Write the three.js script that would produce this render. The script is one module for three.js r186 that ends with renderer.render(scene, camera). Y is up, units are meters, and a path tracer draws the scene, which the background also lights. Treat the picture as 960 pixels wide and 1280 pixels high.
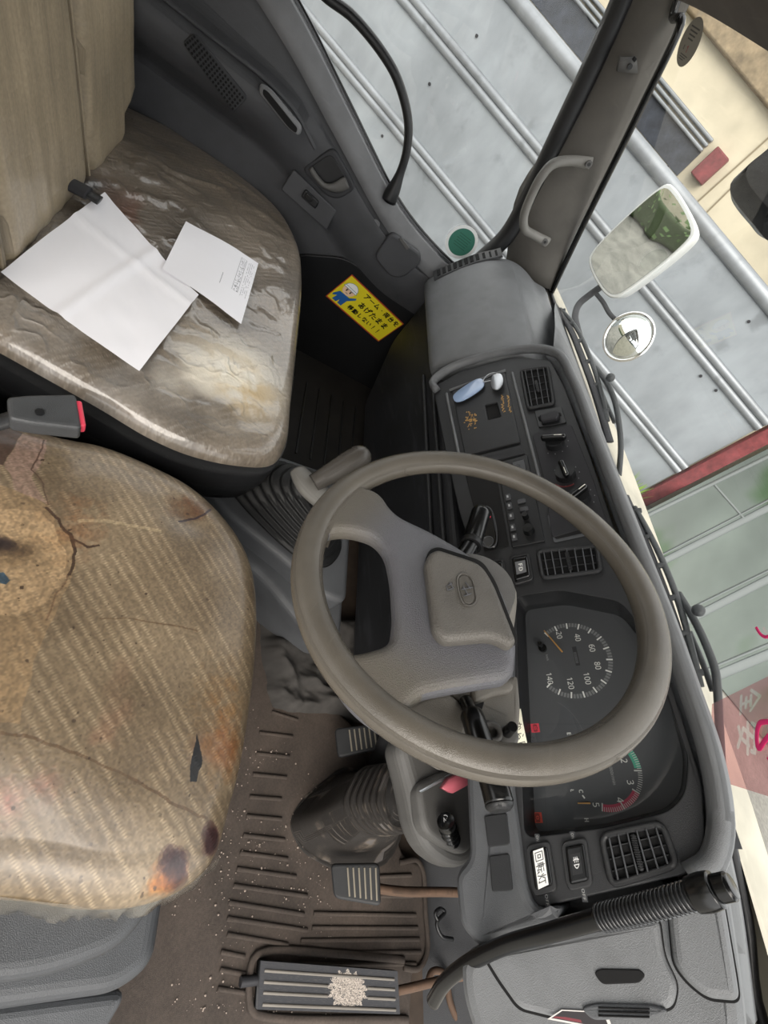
import * as THREE from 'three';
import { RoundedBoxGeometry } from 'three/addons/geometries/RoundedBoxGeometry.js';
import { mergeGeometries } from 'three/addons/utils/BufferGeometryUtils.js';

// ---------------------------------------------------------------- camera, sky, exposure
const scene = new THREE.Scene();
const CAM = new THREE.Vector3(0.61, 1.06, 0.37), FOCAL = 600;            // metres; focal length in pixels of the 960 x 1280 frame
const AX = new THREE.Vector3(-0.00959096, 0.56284288, -0.82650826);      // the camera's right, in the world
const AY = new THREE.Vector3(-0.81996289, 0.46865748, 0.32866551);       // the camera's up
const AZ = new THREE.Vector3(0.57233632, 0.68085832, 0.4570154);         // the camera's back
const camera = new THREE.PerspectiveCamera(2 * Math.atan(640 / FOCAL) * 180 / Math.PI, 960 / 1280, 0.02, 120);
camera.position.copy(CAM);
camera.quaternion.setFromRotationMatrix(new THREE.Matrix4().makeBasis(AX, AY, AZ));
camera.updateMatrixWorld(true);
scene.background = new THREE.Color(1.0, 0.995, 0.985);                      // one even overcast sky
scene.backgroundIntensity = 1.0;
const sun = new THREE.DirectionalLight(0xfff6ea, 1.5);                        // the bright side of the cloud cover, off to the open door's side
sun.position.set(4.2, 4.2, 1.6); sun.target.position.set(0, 0.4, 0); sun.castShadow = true; sun.shadow.radius = 75; sun.shadow.mapSize.set(2048, 2048);
Object.assign(sun.shadow.camera, { left: -9, right: 9, top: 9, bottom: -9, near: 0.1, far: 30 }); scene.add(sun, sun.target);
const renderer = new THREE.WebGLRenderer({ antialias: true });
renderer.toneMapping = THREE.LinearToneMapping;
renderer.toneMappingExposure = 2.15;
renderer.shadowMap.enabled = true;

// ---------------------------------------------------------------- helpers
const V = (x, y, z) => new THREE.Vector3(x, y, z);
function mulberry(a) { return () => { a = (a + 0x6d2b79f5) | 0; let t = Math.imul(a ^ (a >>> 15), 1 | a); t = (t + Math.imul(t ^ (t >>> 7), 61 | t)) ^ t; return ((t ^ (t >>> 14)) >>> 0) / 4294967296; }; }
const rnd = mulberry(77);
// measured places: where the sight line through a point of the photograph meets a real plane of the cab
function ray(px, py) { return V(0, 0, 0).addScaledVector(AX, px - 480).addScaledVector(AY, 640 - py).addScaledVector(AZ, -FOCAL).normalize(); }
function onPlane(px, py, p0, n) { const r = ray(px, py), t = p0.clone().sub(CAM).dot(n) / r.dot(n); return CAM.clone().addScaledVector(r, t); }
function atY(px, py, y) { return onPlane(px, py, V(0, y, 0), V(0, 1, 0)); }
function atX(px, py, x) { return onPlane(px, py, V(x, 0, 0), V(1, 0, 0)); }
function atZ(px, py, z) { return onPlane(px, py, V(0, 0, z), V(0, 0, 1)); }
function atD(px, py, d) { return CAM.clone().addScaledVector(ray(px, py), d); }

// tileable value noise
const PERM = new Uint8Array(512); { const r = mulberry(5); const p = [...Array(256).keys()]; for (let i = 255; i > 0; i--) { const j = Math.floor(r() * (i + 1)); [p[i], p[j]] = [p[j], p[i]]; } for (let i = 0; i < 512; i++) PERM[i] = p[i & 255]; }
function vn(x, y, per = 256, s = 0) {
  const xi = Math.floor(x), yi = Math.floor(y), fx = x - xi, fy = y - yi, u = fx * fx * (3 - 2 * fx), v = fy * fy * (3 - 2 * fy);
  const m = (a) => ((a % per) + per) % per, h = (a, b) => PERM[(PERM[(m(a) + s) & 255] + m(b)) & 255] / 255;
  return (h(xi, yi) * (1 - u) + h(xi + 1, yi) * u) * (1 - v) + (h(xi, yi + 1) * (1 - u) + h(xi + 1, yi + 1) * u) * v;
}
function fbm(x, y, per, oct = 4, s = 0) { let a = 0.5, t = 0, n = 0; for (let i = 0; i < oct; i++) { t += a * vn(x, y, per, s + i * 17); n += a; x *= 2; y *= 2; per *= 2; a *= 0.5; } return t / n; }
const smooth = (a, b, x) => { const t = Math.min(1, Math.max(0, (x - a) / (b - a))); return t * t * (3 - 2 * t); };
const mix = (a, b, t) => a + (b - a) * t;
function dataTex(w, h, fn, srgb = true) {
  const d = new Uint8Array(w * h * 4);
  for (let y = 0; y < h; y++) for (let x = 0; x < w; x++) { const c = fn(x / w, y / h), o = (y * w + x) * 4; for (let k = 0; k < 3; k++) d[o + k] = Math.max(0, Math.min(255, (Array.isArray(c) ? c[k] : c) * 255)); d[o + 3] = 255; }
  const t = new THREE.DataTexture(d, w, h); t.magFilter = THREE.LinearFilter; t.minFilter = THREE.LinearMipmapLinearFilter; t.generateMipmaps = true; t.wrapS = t.wrapT = THREE.RepeatWrapping; if (srgb) t.colorSpace = THREE.SRGBColorSpace; t.needsUpdate = true; return t;
}
function canvasTex(w, h, draw) { const c = document.createElement('canvas'); c.width = w; c.height = h; draw(c.getContext('2d'), w, h); const t = new THREE.CanvasTexture(c); t.colorSpace = THREE.SRGBColorSpace; t.anisotropy = 8; return t; }
const rep = (t, m) => { const c = t.clone(); c.repeat.set(1 / m, 1 / m); c.needsUpdate = true; return c; };
const hex = (h) => { const c = new THREE.Color(h); c.convertLinearToSRGB(); return [c.r, c.g, c.b]; };

const GRAIN = dataTex(512, 512, (u, v) => { const a = vn(u * 90, v * 90, 90), b = vn(u * 180, v * 180, 180, 9); return 0.25 + 0.5 * Math.pow(a, 1.3) + 0.25 * b; }, false);
const DUST = dataTex(512, 512, (u, v) => { const n = fbm(u * 6, v * 6, 6, 6), m = fbm(u * 20, v * 20, 20, 4, 40); const sc = Math.pow(vn(u * 8 + v * 30, v * 120 - u * 20, 240, 3), 14) * 0.5; const k = 0.82 + 0.22 * n + 0.08 * m + 0.14 * sc; return k; });
const GRIME = dataTex(512, 512, (u, v) => { const n = fbm(u * 5, v * 5, 5, 6, 21), m = fbm(u * 24, v * 24, 24, 4, 60); const k = 0.6 + 0.42 * n + 0.2 * (m - 0.5); return [k, k * 0.98, k * 0.95]; });
function plastic(color, { rough = 0.55, grain = 0.0004, size = 0.05, dust = true, ...o } = {}) {
  return new THREE.MeshStandardMaterial({ color, roughness: rough, bumpMap: grain ? rep(GRAIN, size) : null, bumpScale: grain, map: dust ? rep(DUST, 0.4) : null, side: THREE.DoubleSide, ...o });
}
const M = {
  wheel: plastic('#5d5850', { rough: 0.27, grain: 0.0003, size: 0.04 }),
  hub: plastic('#5f6064', { rough: 0.42, grain: 0.0008, size: 0.06 }),
  pad: plastic('#605d58', { rough: 0.46, grain: 0.0009, size: 0.06 }),
  dash: plastic('#727476', { rough: 0.5, grain: 0.0005, size: 0.05 }),
  dashDark: plastic('#515356', { rough: 0.5, grain: 0.0004, size: 0.05 }),
  fascia: plastic('#27282a', { rough: 0.45, grain: 0.0003, size: 0.04 }),
  black: plastic('#18191b', { rough: 0.4, grain: 0.0002 }),
  gloss: plastic('#0f1011', { rough: 0.24, grain: 0 }),
  seal: plastic('#0d0e11', { rough: 0.45, grain: 0.0002, dust: false }),
  rubber: plastic('#26262a', { rough: 0.6, grain: 0.0003 }),
  hole: plastic('#0b0b0c', { rough: 0.9, grain: 0, dust: false }),
  column: plastic('#77736c', { rough: 0.5, grain: 0.0004 }),
  columnDark: plastic('#5b5a58', { rough: 0.5, grain: 0.0004 }),
  door: plastic('#46474a', { rough: 0.48, grain: 0.0005 }),
  doorLight: plastic('#77787a', { rough: 0.38, grain: 0.0005 }),
  pillar: plastic('#625f5a', { rough: 0.55, grain: 0.0004 }),
  headliner: plastic('#6a635c', { rough: 0.85, grain: 0.0006, size: 0.03 }),
  grip: plastic('#74726d', { rough: 0.5, grain: 0.0003 }),
  silver: new THREE.MeshStandardMaterial({ color: '#b9bcc0', metalness: 0.8, roughness: 0.3 }),
  chrome: new THREE.MeshStandardMaterial({ color: '#e8e8e8', metalness: 1, roughness: 0.06 }),
  mirror: new THREE.MeshStandardMaterial({ color: '#e6ebe8', metalness: 1, roughness: 0.02 }),
  rust: new THREE.MeshStandardMaterial({ color: '#6a5445', roughness: 0.85, map: rep(GRIME, 0.2) }),
  white: plastic('#e9e7dd', { rough: 0.4, grain: 0, dust: true }),
  red: plastic('#d5304a', { rough: 0.35, grain: 0, dust: false }),
  floor: new THREE.MeshStandardMaterial({ color: '#54483f', roughness: 0.9, map: rep(GRIME, 0.5), side: THREE.DoubleSide }),
  dark: plastic('#313235', { rough: 0.6, grain: 0.0005, size: 0.05 }),
  glass: new THREE.MeshPhysicalMaterial({ color: '#f8fafa', transmission: 1, thickness: 0, roughness: 0, ior: 1.5, side: THREE.DoubleSide }),
};

// box-projected uv in metres for everything that does not bring its own
function boxUV(g) {
  if (!g.attributes.normal) g.computeVertexNormals();
  const p = g.attributes.position, n = g.attributes.normal, uv = new Float32Array(p.count * 2);
  for (let i = 0; i < p.count; i++) { const ax = Math.abs(n.getX(i)), ay = Math.abs(n.getY(i)), az = Math.abs(n.getZ(i)); const x = p.getX(i), y = p.getY(i), z = p.getZ(i); const [a, b] = ay >= ax && ay >= az ? [x, z] : ax >= az ? [z, y] : [x, y]; uv[2 * i] = a; uv[2 * i + 1] = b; }
  g.setAttribute('uv', new THREE.BufferAttribute(uv, 2)); return g;
}
const used = {};
const numbered = (n) => { const k = used[n] = (used[n] ?? -1) + 1; return k ? n + '_' + String(k).padStart(3, '0') : n; };
function obj(name, geos, mat, parent = scene, keepUV = false) {
  const list = (Array.isArray(geos) ? geos : [geos]).map((g) => { let q = g.index ? g.toNonIndexed() : g; if (!keepUV) boxUV(q); if (!q.attributes.normal) q.computeVertexNormals(); for (const a of Object.keys(q.attributes)) if (!['position', 'normal', 'uv'].includes(a)) q.deleteAttribute(a); return q; });
  const m = new THREE.Mesh(list.length > 1 ? mergeGeometries(list) : list[0], mat);
  m.name = numbered(name); m.castShadow = m.receiveShadow = true; parent.add(m); return m;
}
function tag(o, label, category, group) { o.userData.label = label; o.userData.category = category; if (group) o.userData.group = group; return o; }
function thing(name, label, category, pos = [0, 0, 0], group) { const o = new THREE.Group(); o.name = numbered(name); o.position.set(...pos); scene.add(o); return tag(o, label, category, group); }
function struct(name, geos, mat, parent = scene, keepUV = false) { const m = obj(name, geos, mat, parent, keepUV); if (parent === scene) m.userData.kind = 'structure'; return m; }
const say = (o, label) => { o.userData.label = label; return o; };

const T = (g, x, y, z) => g.translate(x, y, z);
function rbox(w, h, d, r = 0.004, s = 3) { return new RoundedBoxGeometry(w, h, d, s, Math.min(r, w / 2.01, h / 2.01, d / 2.01)); }
function cyl(r1, r2, h, seg = 28) { return new THREE.CylinderGeometry(r1, r2, h, seg); }
// polygon with rounded corners
function rpoly(pts, r = 0) {
  const n = pts.length, s = new THREE.Shape();
  if (!r) { s.setFromPoints(pts.map((p) => new THREE.Vector2(p[0], p[1]))); return s; }
  for (let i = 0; i < n; i++) {
    const a = pts[(i + n - 1) % n], b = pts[i], c = pts[(i + 1) % n], rr = Array.isArray(r) ? r[i] : r;
    const da = Math.hypot(a[0] - b[0], a[1] - b[1]), dc = Math.hypot(c[0] - b[0], c[1] - b[1]), k = Math.min(rr, da * 0.48, dc * 0.48);
    const p = [b[0] + (a[0] - b[0]) / da * k, b[1] + (a[1] - b[1]) / da * k], q = [b[0] + (c[0] - b[0]) / dc * k, b[1] + (c[1] - b[1]) / dc * k];
    i ? s.lineTo(...p) : s.moveTo(...p); s.quadraticCurveTo(b[0], b[1], ...q);
  }
  s.closePath(); return s;
}
function ext(shape, depth, bevel = 0.003, seg = 3, curve = 10) { return new THREE.ExtrudeGeometry(shape, { depth: Math.max(depth - 2 * bevel, 1e-4), bevelEnabled: bevel > 0, bevelSize: bevel, bevelThickness: bevel, bevelOffset: -bevel, bevelSegments: seg, curveSegments: curve }).translate(0, 0, bevel); }
function spline(pts, n, closed = false) { return new THREE.CatmullRomCurve3(pts, closed, 'centripetal').getSpacedPoints(n); }
// tube with a radius (or a [wide, high] pair) at every point
function vtube(pts, rad, seg = 40, rs = 14, closed = false, up = V(0, 1, 0)) {
  const P = spline(pts, seg, closed), rings = [];
  for (let i = 0; i < P.length; i++) {
    const t = i / (P.length - 1), tan = P[Math.min(i + 1, P.length - 1)].clone().sub(P[Math.max(i - 1, 0)]); if (closed && (i === 0 || i === P.length - 1)) tan.copy(P[1]).sub(P[P.length - 2]); tan.normalize();
    const a = up.clone().cross(tan).normalize(), b = tan.clone().cross(a); let r = typeof rad === 'function' ? rad(t) : rad; if (!Array.isArray(r)) r = [r, r];
    const ring = []; for (let k = 0; k < rs; k++) { const th = k / rs * Math.PI * 2; ring.push(P[i].clone().addScaledVector(a, Math.cos(th) * r[0]).addScaledVector(b, Math.sin(th) * r[1])); } rings.push(ring);
  }
  return loft(rings, !closed);
}
function loft(rings, cap = true, closedRing = true) {
  const n = rings[0].length, pos = [], idx = []; for (const r of rings) for (const p of r) pos.push(p.x, p.y, p.z);
  const m = closedRing ? n : n - 1;
  for (let i = 0; i < rings.length - 1; i++) for (let k = 0; k < m; k++) { const a = i * n + k, b = i * n + (k + 1) % n, c = a + n, d = b + n; idx.push(a, b, d, a, d, c); }
  if (cap) for (const e of [0, rings.length - 1]) { const c = V(0, 0, 0); rings[e].forEach((p) => c.add(p)); c.divideScalar(n); const o = pos.length / 3; pos.push(c.x, c.y, c.z); for (let k = 0; k < m; k++) { const a = e * n + k, b = e * n + (k + 1) % n; e ? idx.push(a, b, o) : idx.push(b, a, o); } }
  const g = new THREE.BufferGeometry(); g.setAttribute('position', new THREE.Float32BufferAttribute(pos, 3)); g.setIndex(idx); g.computeVertexNormals(); return g;
}
// grid surface fn(u, v) -> Vector3 with uv kept
function grid(nu, nv, fn) {
  const pos = [], uv = [], idx = []; for (let j = 0; j <= nv; j++) for (let i = 0; i <= nu; i++) { const p = fn(i / nu, j / nv); pos.push(p.x, p.y, p.z); uv.push(i / nu, j / nv); }
  for (let j = 0; j < nv; j++) for (let i = 0; i < nu; i++) { const a = j * (nu + 1) + i; idx.push(a, a + 1, a + nu + 2, a, a + nu + 2, a + nu + 1); }
  const g = new THREE.BufferGeometry(); g.setAttribute('position', new THREE.Float32BufferAttribute(pos, 3)); g.setAttribute('uv', new THREE.Float32BufferAttribute(uv, 2)); g.setIndex(idx); g.computeVertexNormals(); return g;
}
const bil = (a, b, c, d, u, v) => a.clone().lerp(b, u).lerp(d.clone().lerp(c, u), v);      // a b / d c
// a flat quad (bottom-left, bottom-right, top-right, top-left) with uv 0..1
const quad = (bl, br, tr, tl) => grid(1, 1, (u, v) => bil(bl, br, tr, tl, u, v));
// a thin solid plate: polygon of 3D points pushed along d
function slab(pts, d) { return loft([pts, pts.map((p) => p.clone().add(d))], true); }
// flat polygon (any simple outline) in the plane x = const or so, extruded: 2D points, then a matrix
function plate(pts2, depth, bevel, r, matrix) { const g = ext(rpoly(pts2, r), depth, bevel); return g.applyMatrix4(matrix); }
const basis = (x, y, z, o) => new THREE.Matrix4().makeBasis(x, y, z).setPosition(o);
// strokes of Japanese characters on a 10 x 10 field
const KANJI = {
  'ア': [[[1, 2], [9, 2], [6, 5]], [[5, 4], [5, 6.5], [2.5, 9.5]]], 'ー': [[[1, 5], [9, 5]]], 'ム': [[[4.5, 1], [2, 8], [8.5, 7.4]], [[6.5, 5], [9, 9]]], '・': [[[4.6, 5], [5.4, 5]]],
  '荷': [[[1, 2], [9, 2]], [[3.5, 0.7], [3.5, 3]], [[6.5, 0.7], [6.5, 3]], [[3, 3.3], [1, 6]], [[2, 5], [2, 9.5]], [[3.5, 4.2], [9.3, 4.2]], [[8, 4.2], [8, 9.3], [7, 8.8]], [[4.2, 5.8], [6.4, 5.8], [6.4, 7.8], [4.2, 7.8], [4.2, 5.8]]],
  '台': [[[4.5, 0.8], [2, 4.2], [8, 3.8]], [[6.5, 2.2], [8.5, 4.8]], [[2.5, 5.5], [7.8, 5.5], [7.8, 9.2], [2.5, 9.2], [2.5, 5.5]]],
  'を': [[[2, 2.2], [8, 2]], [[4.6, 0.8], [2, 5.6], [4.6, 4.6], [5.4, 6.8]], [[8.6, 4], [4.6, 6.4], [4.4, 8.6], [8.4, 9]]],
  'あ': [[[2, 2.4], [8, 2.2]], [[4.6, 0.8], [4.4, 6], [5.2, 8.6]], [[7, 3.8], [5, 7.8], [2.6, 8.6], [2, 6.8], [4.5, 4.8], [7.4, 5], [8.4, 7], [6.5, 9.2]]],
  'げ': [[[2, 1.5], [1.6, 5], [2.2, 9]], [[4, 3.5], [8, 3.3]], [[6.6, 1], [6.8, 6], [5, 9.2]], [[8, 0.6], [8.6, 1.8]], [[9, 0.2], [9.6, 1.4]]],
  'た': [[[1.5, 2.8], [6, 2.5]], [[4, 0.8], [1.5, 9.2]], [[5.5, 5], [9, 4.7]], [[5.2, 7.5], [6.5, 8.8], [9.2, 8.6]]],
  'ま': [[[2, 2.4], [8, 2.2]], [[2.4, 4.6], [7.6, 4.4]], [[5, 0.6], [5.2, 7.6], [3.2, 8.8], [2.2, 7.6], [4, 6.8], [8, 8.8]]],
  '移': [[[4, 1], [1.5, 2]], [[0.8, 3.4], [4.4, 3.2]], [[2.6, 1.8], [2.6, 9.5]], [[2.5, 4], [0.8, 7]], [[2.8, 4.5], [4.2, 6]], [[6.6, 0.6], [5, 3]], [[6.2, 1.6], [8.6, 1.6], [5.2, 5]], [[6.2, 2.6], [7.2, 3.6]], [[7.2, 4.2], [5, 7]], [[6.8, 5.4], [9.2, 5.4], [5.2, 9.4]], [[6.6, 6.6], [7.6, 7.6]]],
  '動': [[[1, 1.6], [5, 1.2]], [[0.6, 2.8], [5.4, 2.8]], [[1.2, 4], [4.8, 4], [4.8, 6.6], [1.2, 6.6], [1.2, 4]], [[1.2, 5.3], [4.8, 5.3]], [[3, 1.2], [3, 8.8]], [[1, 7.8], [5, 7.8]], [[0.6, 9.2], [5.4, 8.8]], [[5.8, 3.4], [9.2, 3.4], [8.8, 8.8], [7.6, 9]], [[7.3, 1], [7, 6], [5.6, 9.4]]],
  'し': [[[3.2, 1], [3, 7.5], [4.5, 9], [7.8, 7]]], 'な': [[[1.5, 2.4], [6, 2.2]], [[4, 0.8], [1.8, 5.6]], [[7.4, 2], [9, 3.6]], [[6.2, 4.2], [6.4, 8], [4.4, 9], [3.8, 7.8], [5, 7], [8.6, 8.8]]],
  'い': [[[2, 2.2], [2.2, 6.5], [3.8, 8.2]], [[7.4, 2.6], [8.6, 6]]], '!': [[[5, 0.8], [5, 6.4]], [[5, 8.6], [5, 9]]],
  '回': [[[1, 1], [9, 1], [9, 9], [1, 9], [1, 1]], [[3.5, 3.5], [6.5, 3.5], [6.5, 6.5], [3.5, 6.5], [3.5, 3.5]]],
  '転': [[[0.8, 1.8], [5, 1.8]], [[1.2, 3], [4.6, 3], [4.6, 6], [1.2, 6], [1.2, 3]], [[1.2, 4.5], [4.6, 4.5]], [[0.5, 7.3], [5.2, 7.3]], [[2.9, 0.6], [2.9, 9.6]], [[6, 2], [9, 2]], [[5.6, 4.6], [9.5, 4.6]], [[7.4, 4.6], [6, 8.6], [9, 8.2]], [[8.4, 6.8], [9.4, 9.4]]],
  '灯': [[[1, 3], [1.6, 5]], [[4.4, 2.6], [3.6, 4.4]], [[2.7, 0.8], [2.6, 5], [0.8, 9.4]], [[2.8, 5.8], [4.4, 8.4]], [[4.8, 2], [9.6, 2]], [[7.2, 2], [7.2, 9.2], [5.8, 8.6]]],
  'か': [[[1.5, 3], [6.2, 2.8], [6, 7], [4.6, 9]], [[4, 0.8], [1.5, 9]], [[7.4, 2.6], [9, 5.2]]], 'ら': [[[4, 0.8], [6, 2]], [[2.8, 3.4], [2.4, 7], [6, 5], [8, 6.8], [6, 9], [3.6, 9.3]]],
  '降': [[[1.2, 1], [1.2, 9.6]], [[1.2, 1], [3.6, 1], [2.4, 4], [3.8, 6], [2, 6.6]], [[6.4, 0.6], [4.4, 4]], [[5.8, 1.6], [8.8, 1.6], [4.6, 5]], [[5.8, 2.6], [9.4, 5]], [[5, 6], [9, 6]], [[5, 8], [9.4, 8]], [[7, 5], [7, 9.8]]],
  '全': [[[5, 0.6], [1, 4.6]], [[5, 0.6], [9, 4.6]], [[3, 4.6], [7, 4.6]], [[3, 6.8], [7, 6.8]], [[1.4, 9.2], [8.6, 9.2]], [[5, 4.6], [5, 9.2]]],
  '安': [[[5, 0.4], [5, 1.6]], [[1.2, 3.4], [1.4, 2], [8.6, 2], [8.4, 3.4]], [[4.6, 3], [2.8, 7], [8, 9.4]], [[7, 4.6], [5.4, 8], [1.6, 9.4]], [[1, 5], [9.2, 5]]],
};
function writeJ(ctx, text, x, y, size, weight, color, vertical = false) {
  ctx.strokeStyle = color; ctx.lineWidth = weight; ctx.lineCap = ctx.lineJoin = 'round';
  [...text].forEach((ch, i) => { const ox = vertical ? x : x + i * size, oy = vertical ? y + i * size : y; for (const s of KANJI[ch] || []) { ctx.beginPath(); s.forEach(([a, b], k) => (k ? ctx.lineTo : ctx.moveTo).call(ctx, ox + a * size / 10.5, oy + b * size / 10.5)); ctx.stroke(); } });
}

// ---------------------------------------------------------------- outside
const FN = V(0.7812, 0, 0.6243).normalize(), FA = V(FN.z, 0, -FN.x), FT = Math.atan2(FN.x, FN.z), GY = -1.02;
const F0 = CAM.clone().addScaledVector(FN, -5); F0.y = GY;
// a place on a plane parallel to the fence, "back" metres behind it: [along, height above the ground]
function fenceAt(px, py, back = 0) { const p = onPlane(px, py, F0.clone().addScaledVector(FN, -back), FN).sub(F0); return [p.dot(FA), p.y]; }
const asphaltTex = dataTex(512, 512, (u, v) => { const n = fbm(u * 8, v * 8, 8, 6, 3), s = vn(u * 200, v * 200, 200, 7); return 0.55 + 0.3 * n + 0.12 * (s - 0.5); });
struct('ground', T(new THREE.BoxGeometry(60, 0.2, 60), 0, GY - 0.1, 0), new THREE.MeshStandardMaterial({ color: '#b5b1a8', roughness: 0.9, map: rep(asphaltTex, 3) }));
const sheetTex = dataTex(768, 768, (u, v) => { const n = fbm(u * 5, v * 5, 5, 6, 11), m = fbm(u * 30, v * 12, 30, 4, 31), d = smooth(0.62, 0.8, fbm(u * 9, v * 9, 9, 5, 91)); const k = 0.80 + 0.2 * (n - 0.3) + 0.08 * (m - 0.5) - 0.12 * d; return [k * 0.985, k * 0.995, k * 1.01]; });
const sheetRough = dataTex(512, 512, (u, v) => { const n = fbm(u * 6, v * 6, 6, 5, 71); const k = 0.35 + 0.35 * n; return [k, k, k]; }, false);
const mSheet = new THREE.MeshStandardMaterial({ color: '#acb1b4', metalness: 0.3, roughness: 1, map: rep(sheetTex, 2.2), roughnessMap: rep(sheetRough, 2), side: THREE.DoubleSide });
const mRib = new THREE.MeshStandardMaterial({ color: '#a3a6a8', metalness: 0.4, roughness: 0.42, map: rep(sheetTex, 1.3) });
const mPost = new THREE.MeshStandardMaterial({ color: '#8d4146', roughness: 0.6, map: rep(GRIME, 0.5) });
const mCream = new THREE.MeshStandardMaterial({ color: '#c6bda6', roughness: 0.85, map: rep(DUST, 2.4) });
{
  const g = thing('metal_fence', 'tall silver sheet metal fence with horizontal double ribs outside the left window', 'fence', F0.toArray()); g.rotation.y = FT;
  const L = -9, R = 1.50, cy = [0.02, 0.76, 1.44, 1.98];
  for (let i = 0; i < 3; i++) obj('sheet', T(new THREE.BoxGeometry(R - L, cy[i + 1] - cy[i] - 0.012, 0.02), (L + R) / 2, (cy[i] + cy[i + 1]) / 2, -0.012 - 0.004 * (i % 2)), mSheet, g);
  const bar = (y, r, z) => cyl(r, r, R - L, 16).rotateZ(Math.PI / 2).scale(1, 1, 0.8).translate((L + R) / 2, y, z);
  for (const y of [0.727, 0.793, 1.427, 1.493]) obj('rib', bar(y, 0.034, 0.004), mRib, g);
  obj('rib', bar(0.11, 0.03, 0.004), mRib, g);
  obj('top_rail', bar(1.985, 0.058, 0.0), mRib, g);
  for (const [px, py] of [[596, 45], [566, 79], [537, 105], [478, 170], [834, 209], [808, 268], [936, 402], [876, 470], [895, 488]]) { const [s, y] = fenceAt(px, py); obj('bolt', cyl(0.012, 0.012, 0.012, 10).rotateX(Math.PI / 2).translate(s, y, 0.004), M.rubber, g); }
  const p = thing('fence_post', 'upright red post at the end of the silver fence seen through the windscreen', 'post', F0.clone().addScaledVector(FA, 1.585).toArray()); p.rotation.y = FT;
  obj('post', T(rbox(0.125, 2.02, 0.1, 0.01), 0, 1.0, 0), mPost, p); obj('cap', T(rbox(0.14, 0.03, 0.12, 0.008), 0, 2.02, 0), mPost, p);
}
{
  const d = V(-0.382, 0.715, -0.586).normalize(), n = FA.clone().cross(d).normalize(), o = V(-2.3, -0.2, -3.98), L = (px, py) => onPlane(px, py, o, n).sub(o);
  const g = thing('sloping_roof', 'sloping silver sheet metal roof with raised slanting seams beyond the red post', 'roof', o.toArray());
  const mGate = new THREE.MeshStandardMaterial({ color: '#656c68', metalness: 0.4, roughness: 0.32, map: rep(dataTex(384, 384, (u, v) => { const n = fbm(u * 6, v * 6, 6, 5, 11), m = smooth(0.5, 0.7, fbm(u * 4, v * 4, 4, 4, 131)); const k = 0.78 + 0.3 * (n - 0.3); return [k * mix(0.98, 0.60, m), k * mix(1, 0.80, m), k * mix(0.98, 0.52, m)]; }), 2.6) });  // green blotches in the map are reflected greenery painted into the colour
  const mSeam = new THREE.MeshStandardMaterial({ color: '#6c7170', metalness: 0.35, roughness: 0.6 });
  const e = (p, s) => p.clone().addScaledVector(d, s), A0 = L(806, 640), B0 = L(960, 815).addScaledVector(FA, 2.2);
  const at = (q, y) => e(q, (GY + y - o.y - q.y) / d.y), c = [at(A0, 0.02), at(B0, 0.02), at(B0, 1.75), at(A0, 1.75)];
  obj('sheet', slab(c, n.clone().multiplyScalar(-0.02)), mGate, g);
  const seam = (a, b, w, h = 0.03) => { const p = L(...a), q = L(...b), u = q.clone().sub(p).normalize(), P = p.clone().addScaledVector(u, (GY + 0.03 - o.y - p.y) / u.y), Q = p.clone().addScaledVector(u, (GY + 1.74 - o.y - p.y) / u.y); obj('seam', vtube([P, P.clone().lerp(Q, 0.5), Q], () => [w / 2, h / 2], 6, 10, false, n), mSeam, g); };
  seam([806, 646], [900, 600], 0.04); seam([830, 701], [960, 635], 0.07); seam([834, 690], [960, 625], 0.02); seam([878, 766], [960, 724], 0.08); seam([874, 755], [960, 713], 0.02); seam([895, 845], [960, 818], 0.10); seam([893, 833], [960, 805], 0.025);
  const r = L(893, 606), r2 = L(930, 648); obj('cross_rib', vtube([r, r.clone().lerp(r2, 0.5), r2], 0.012, 6, 8, false, n), mSeam, g);
}
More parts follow.
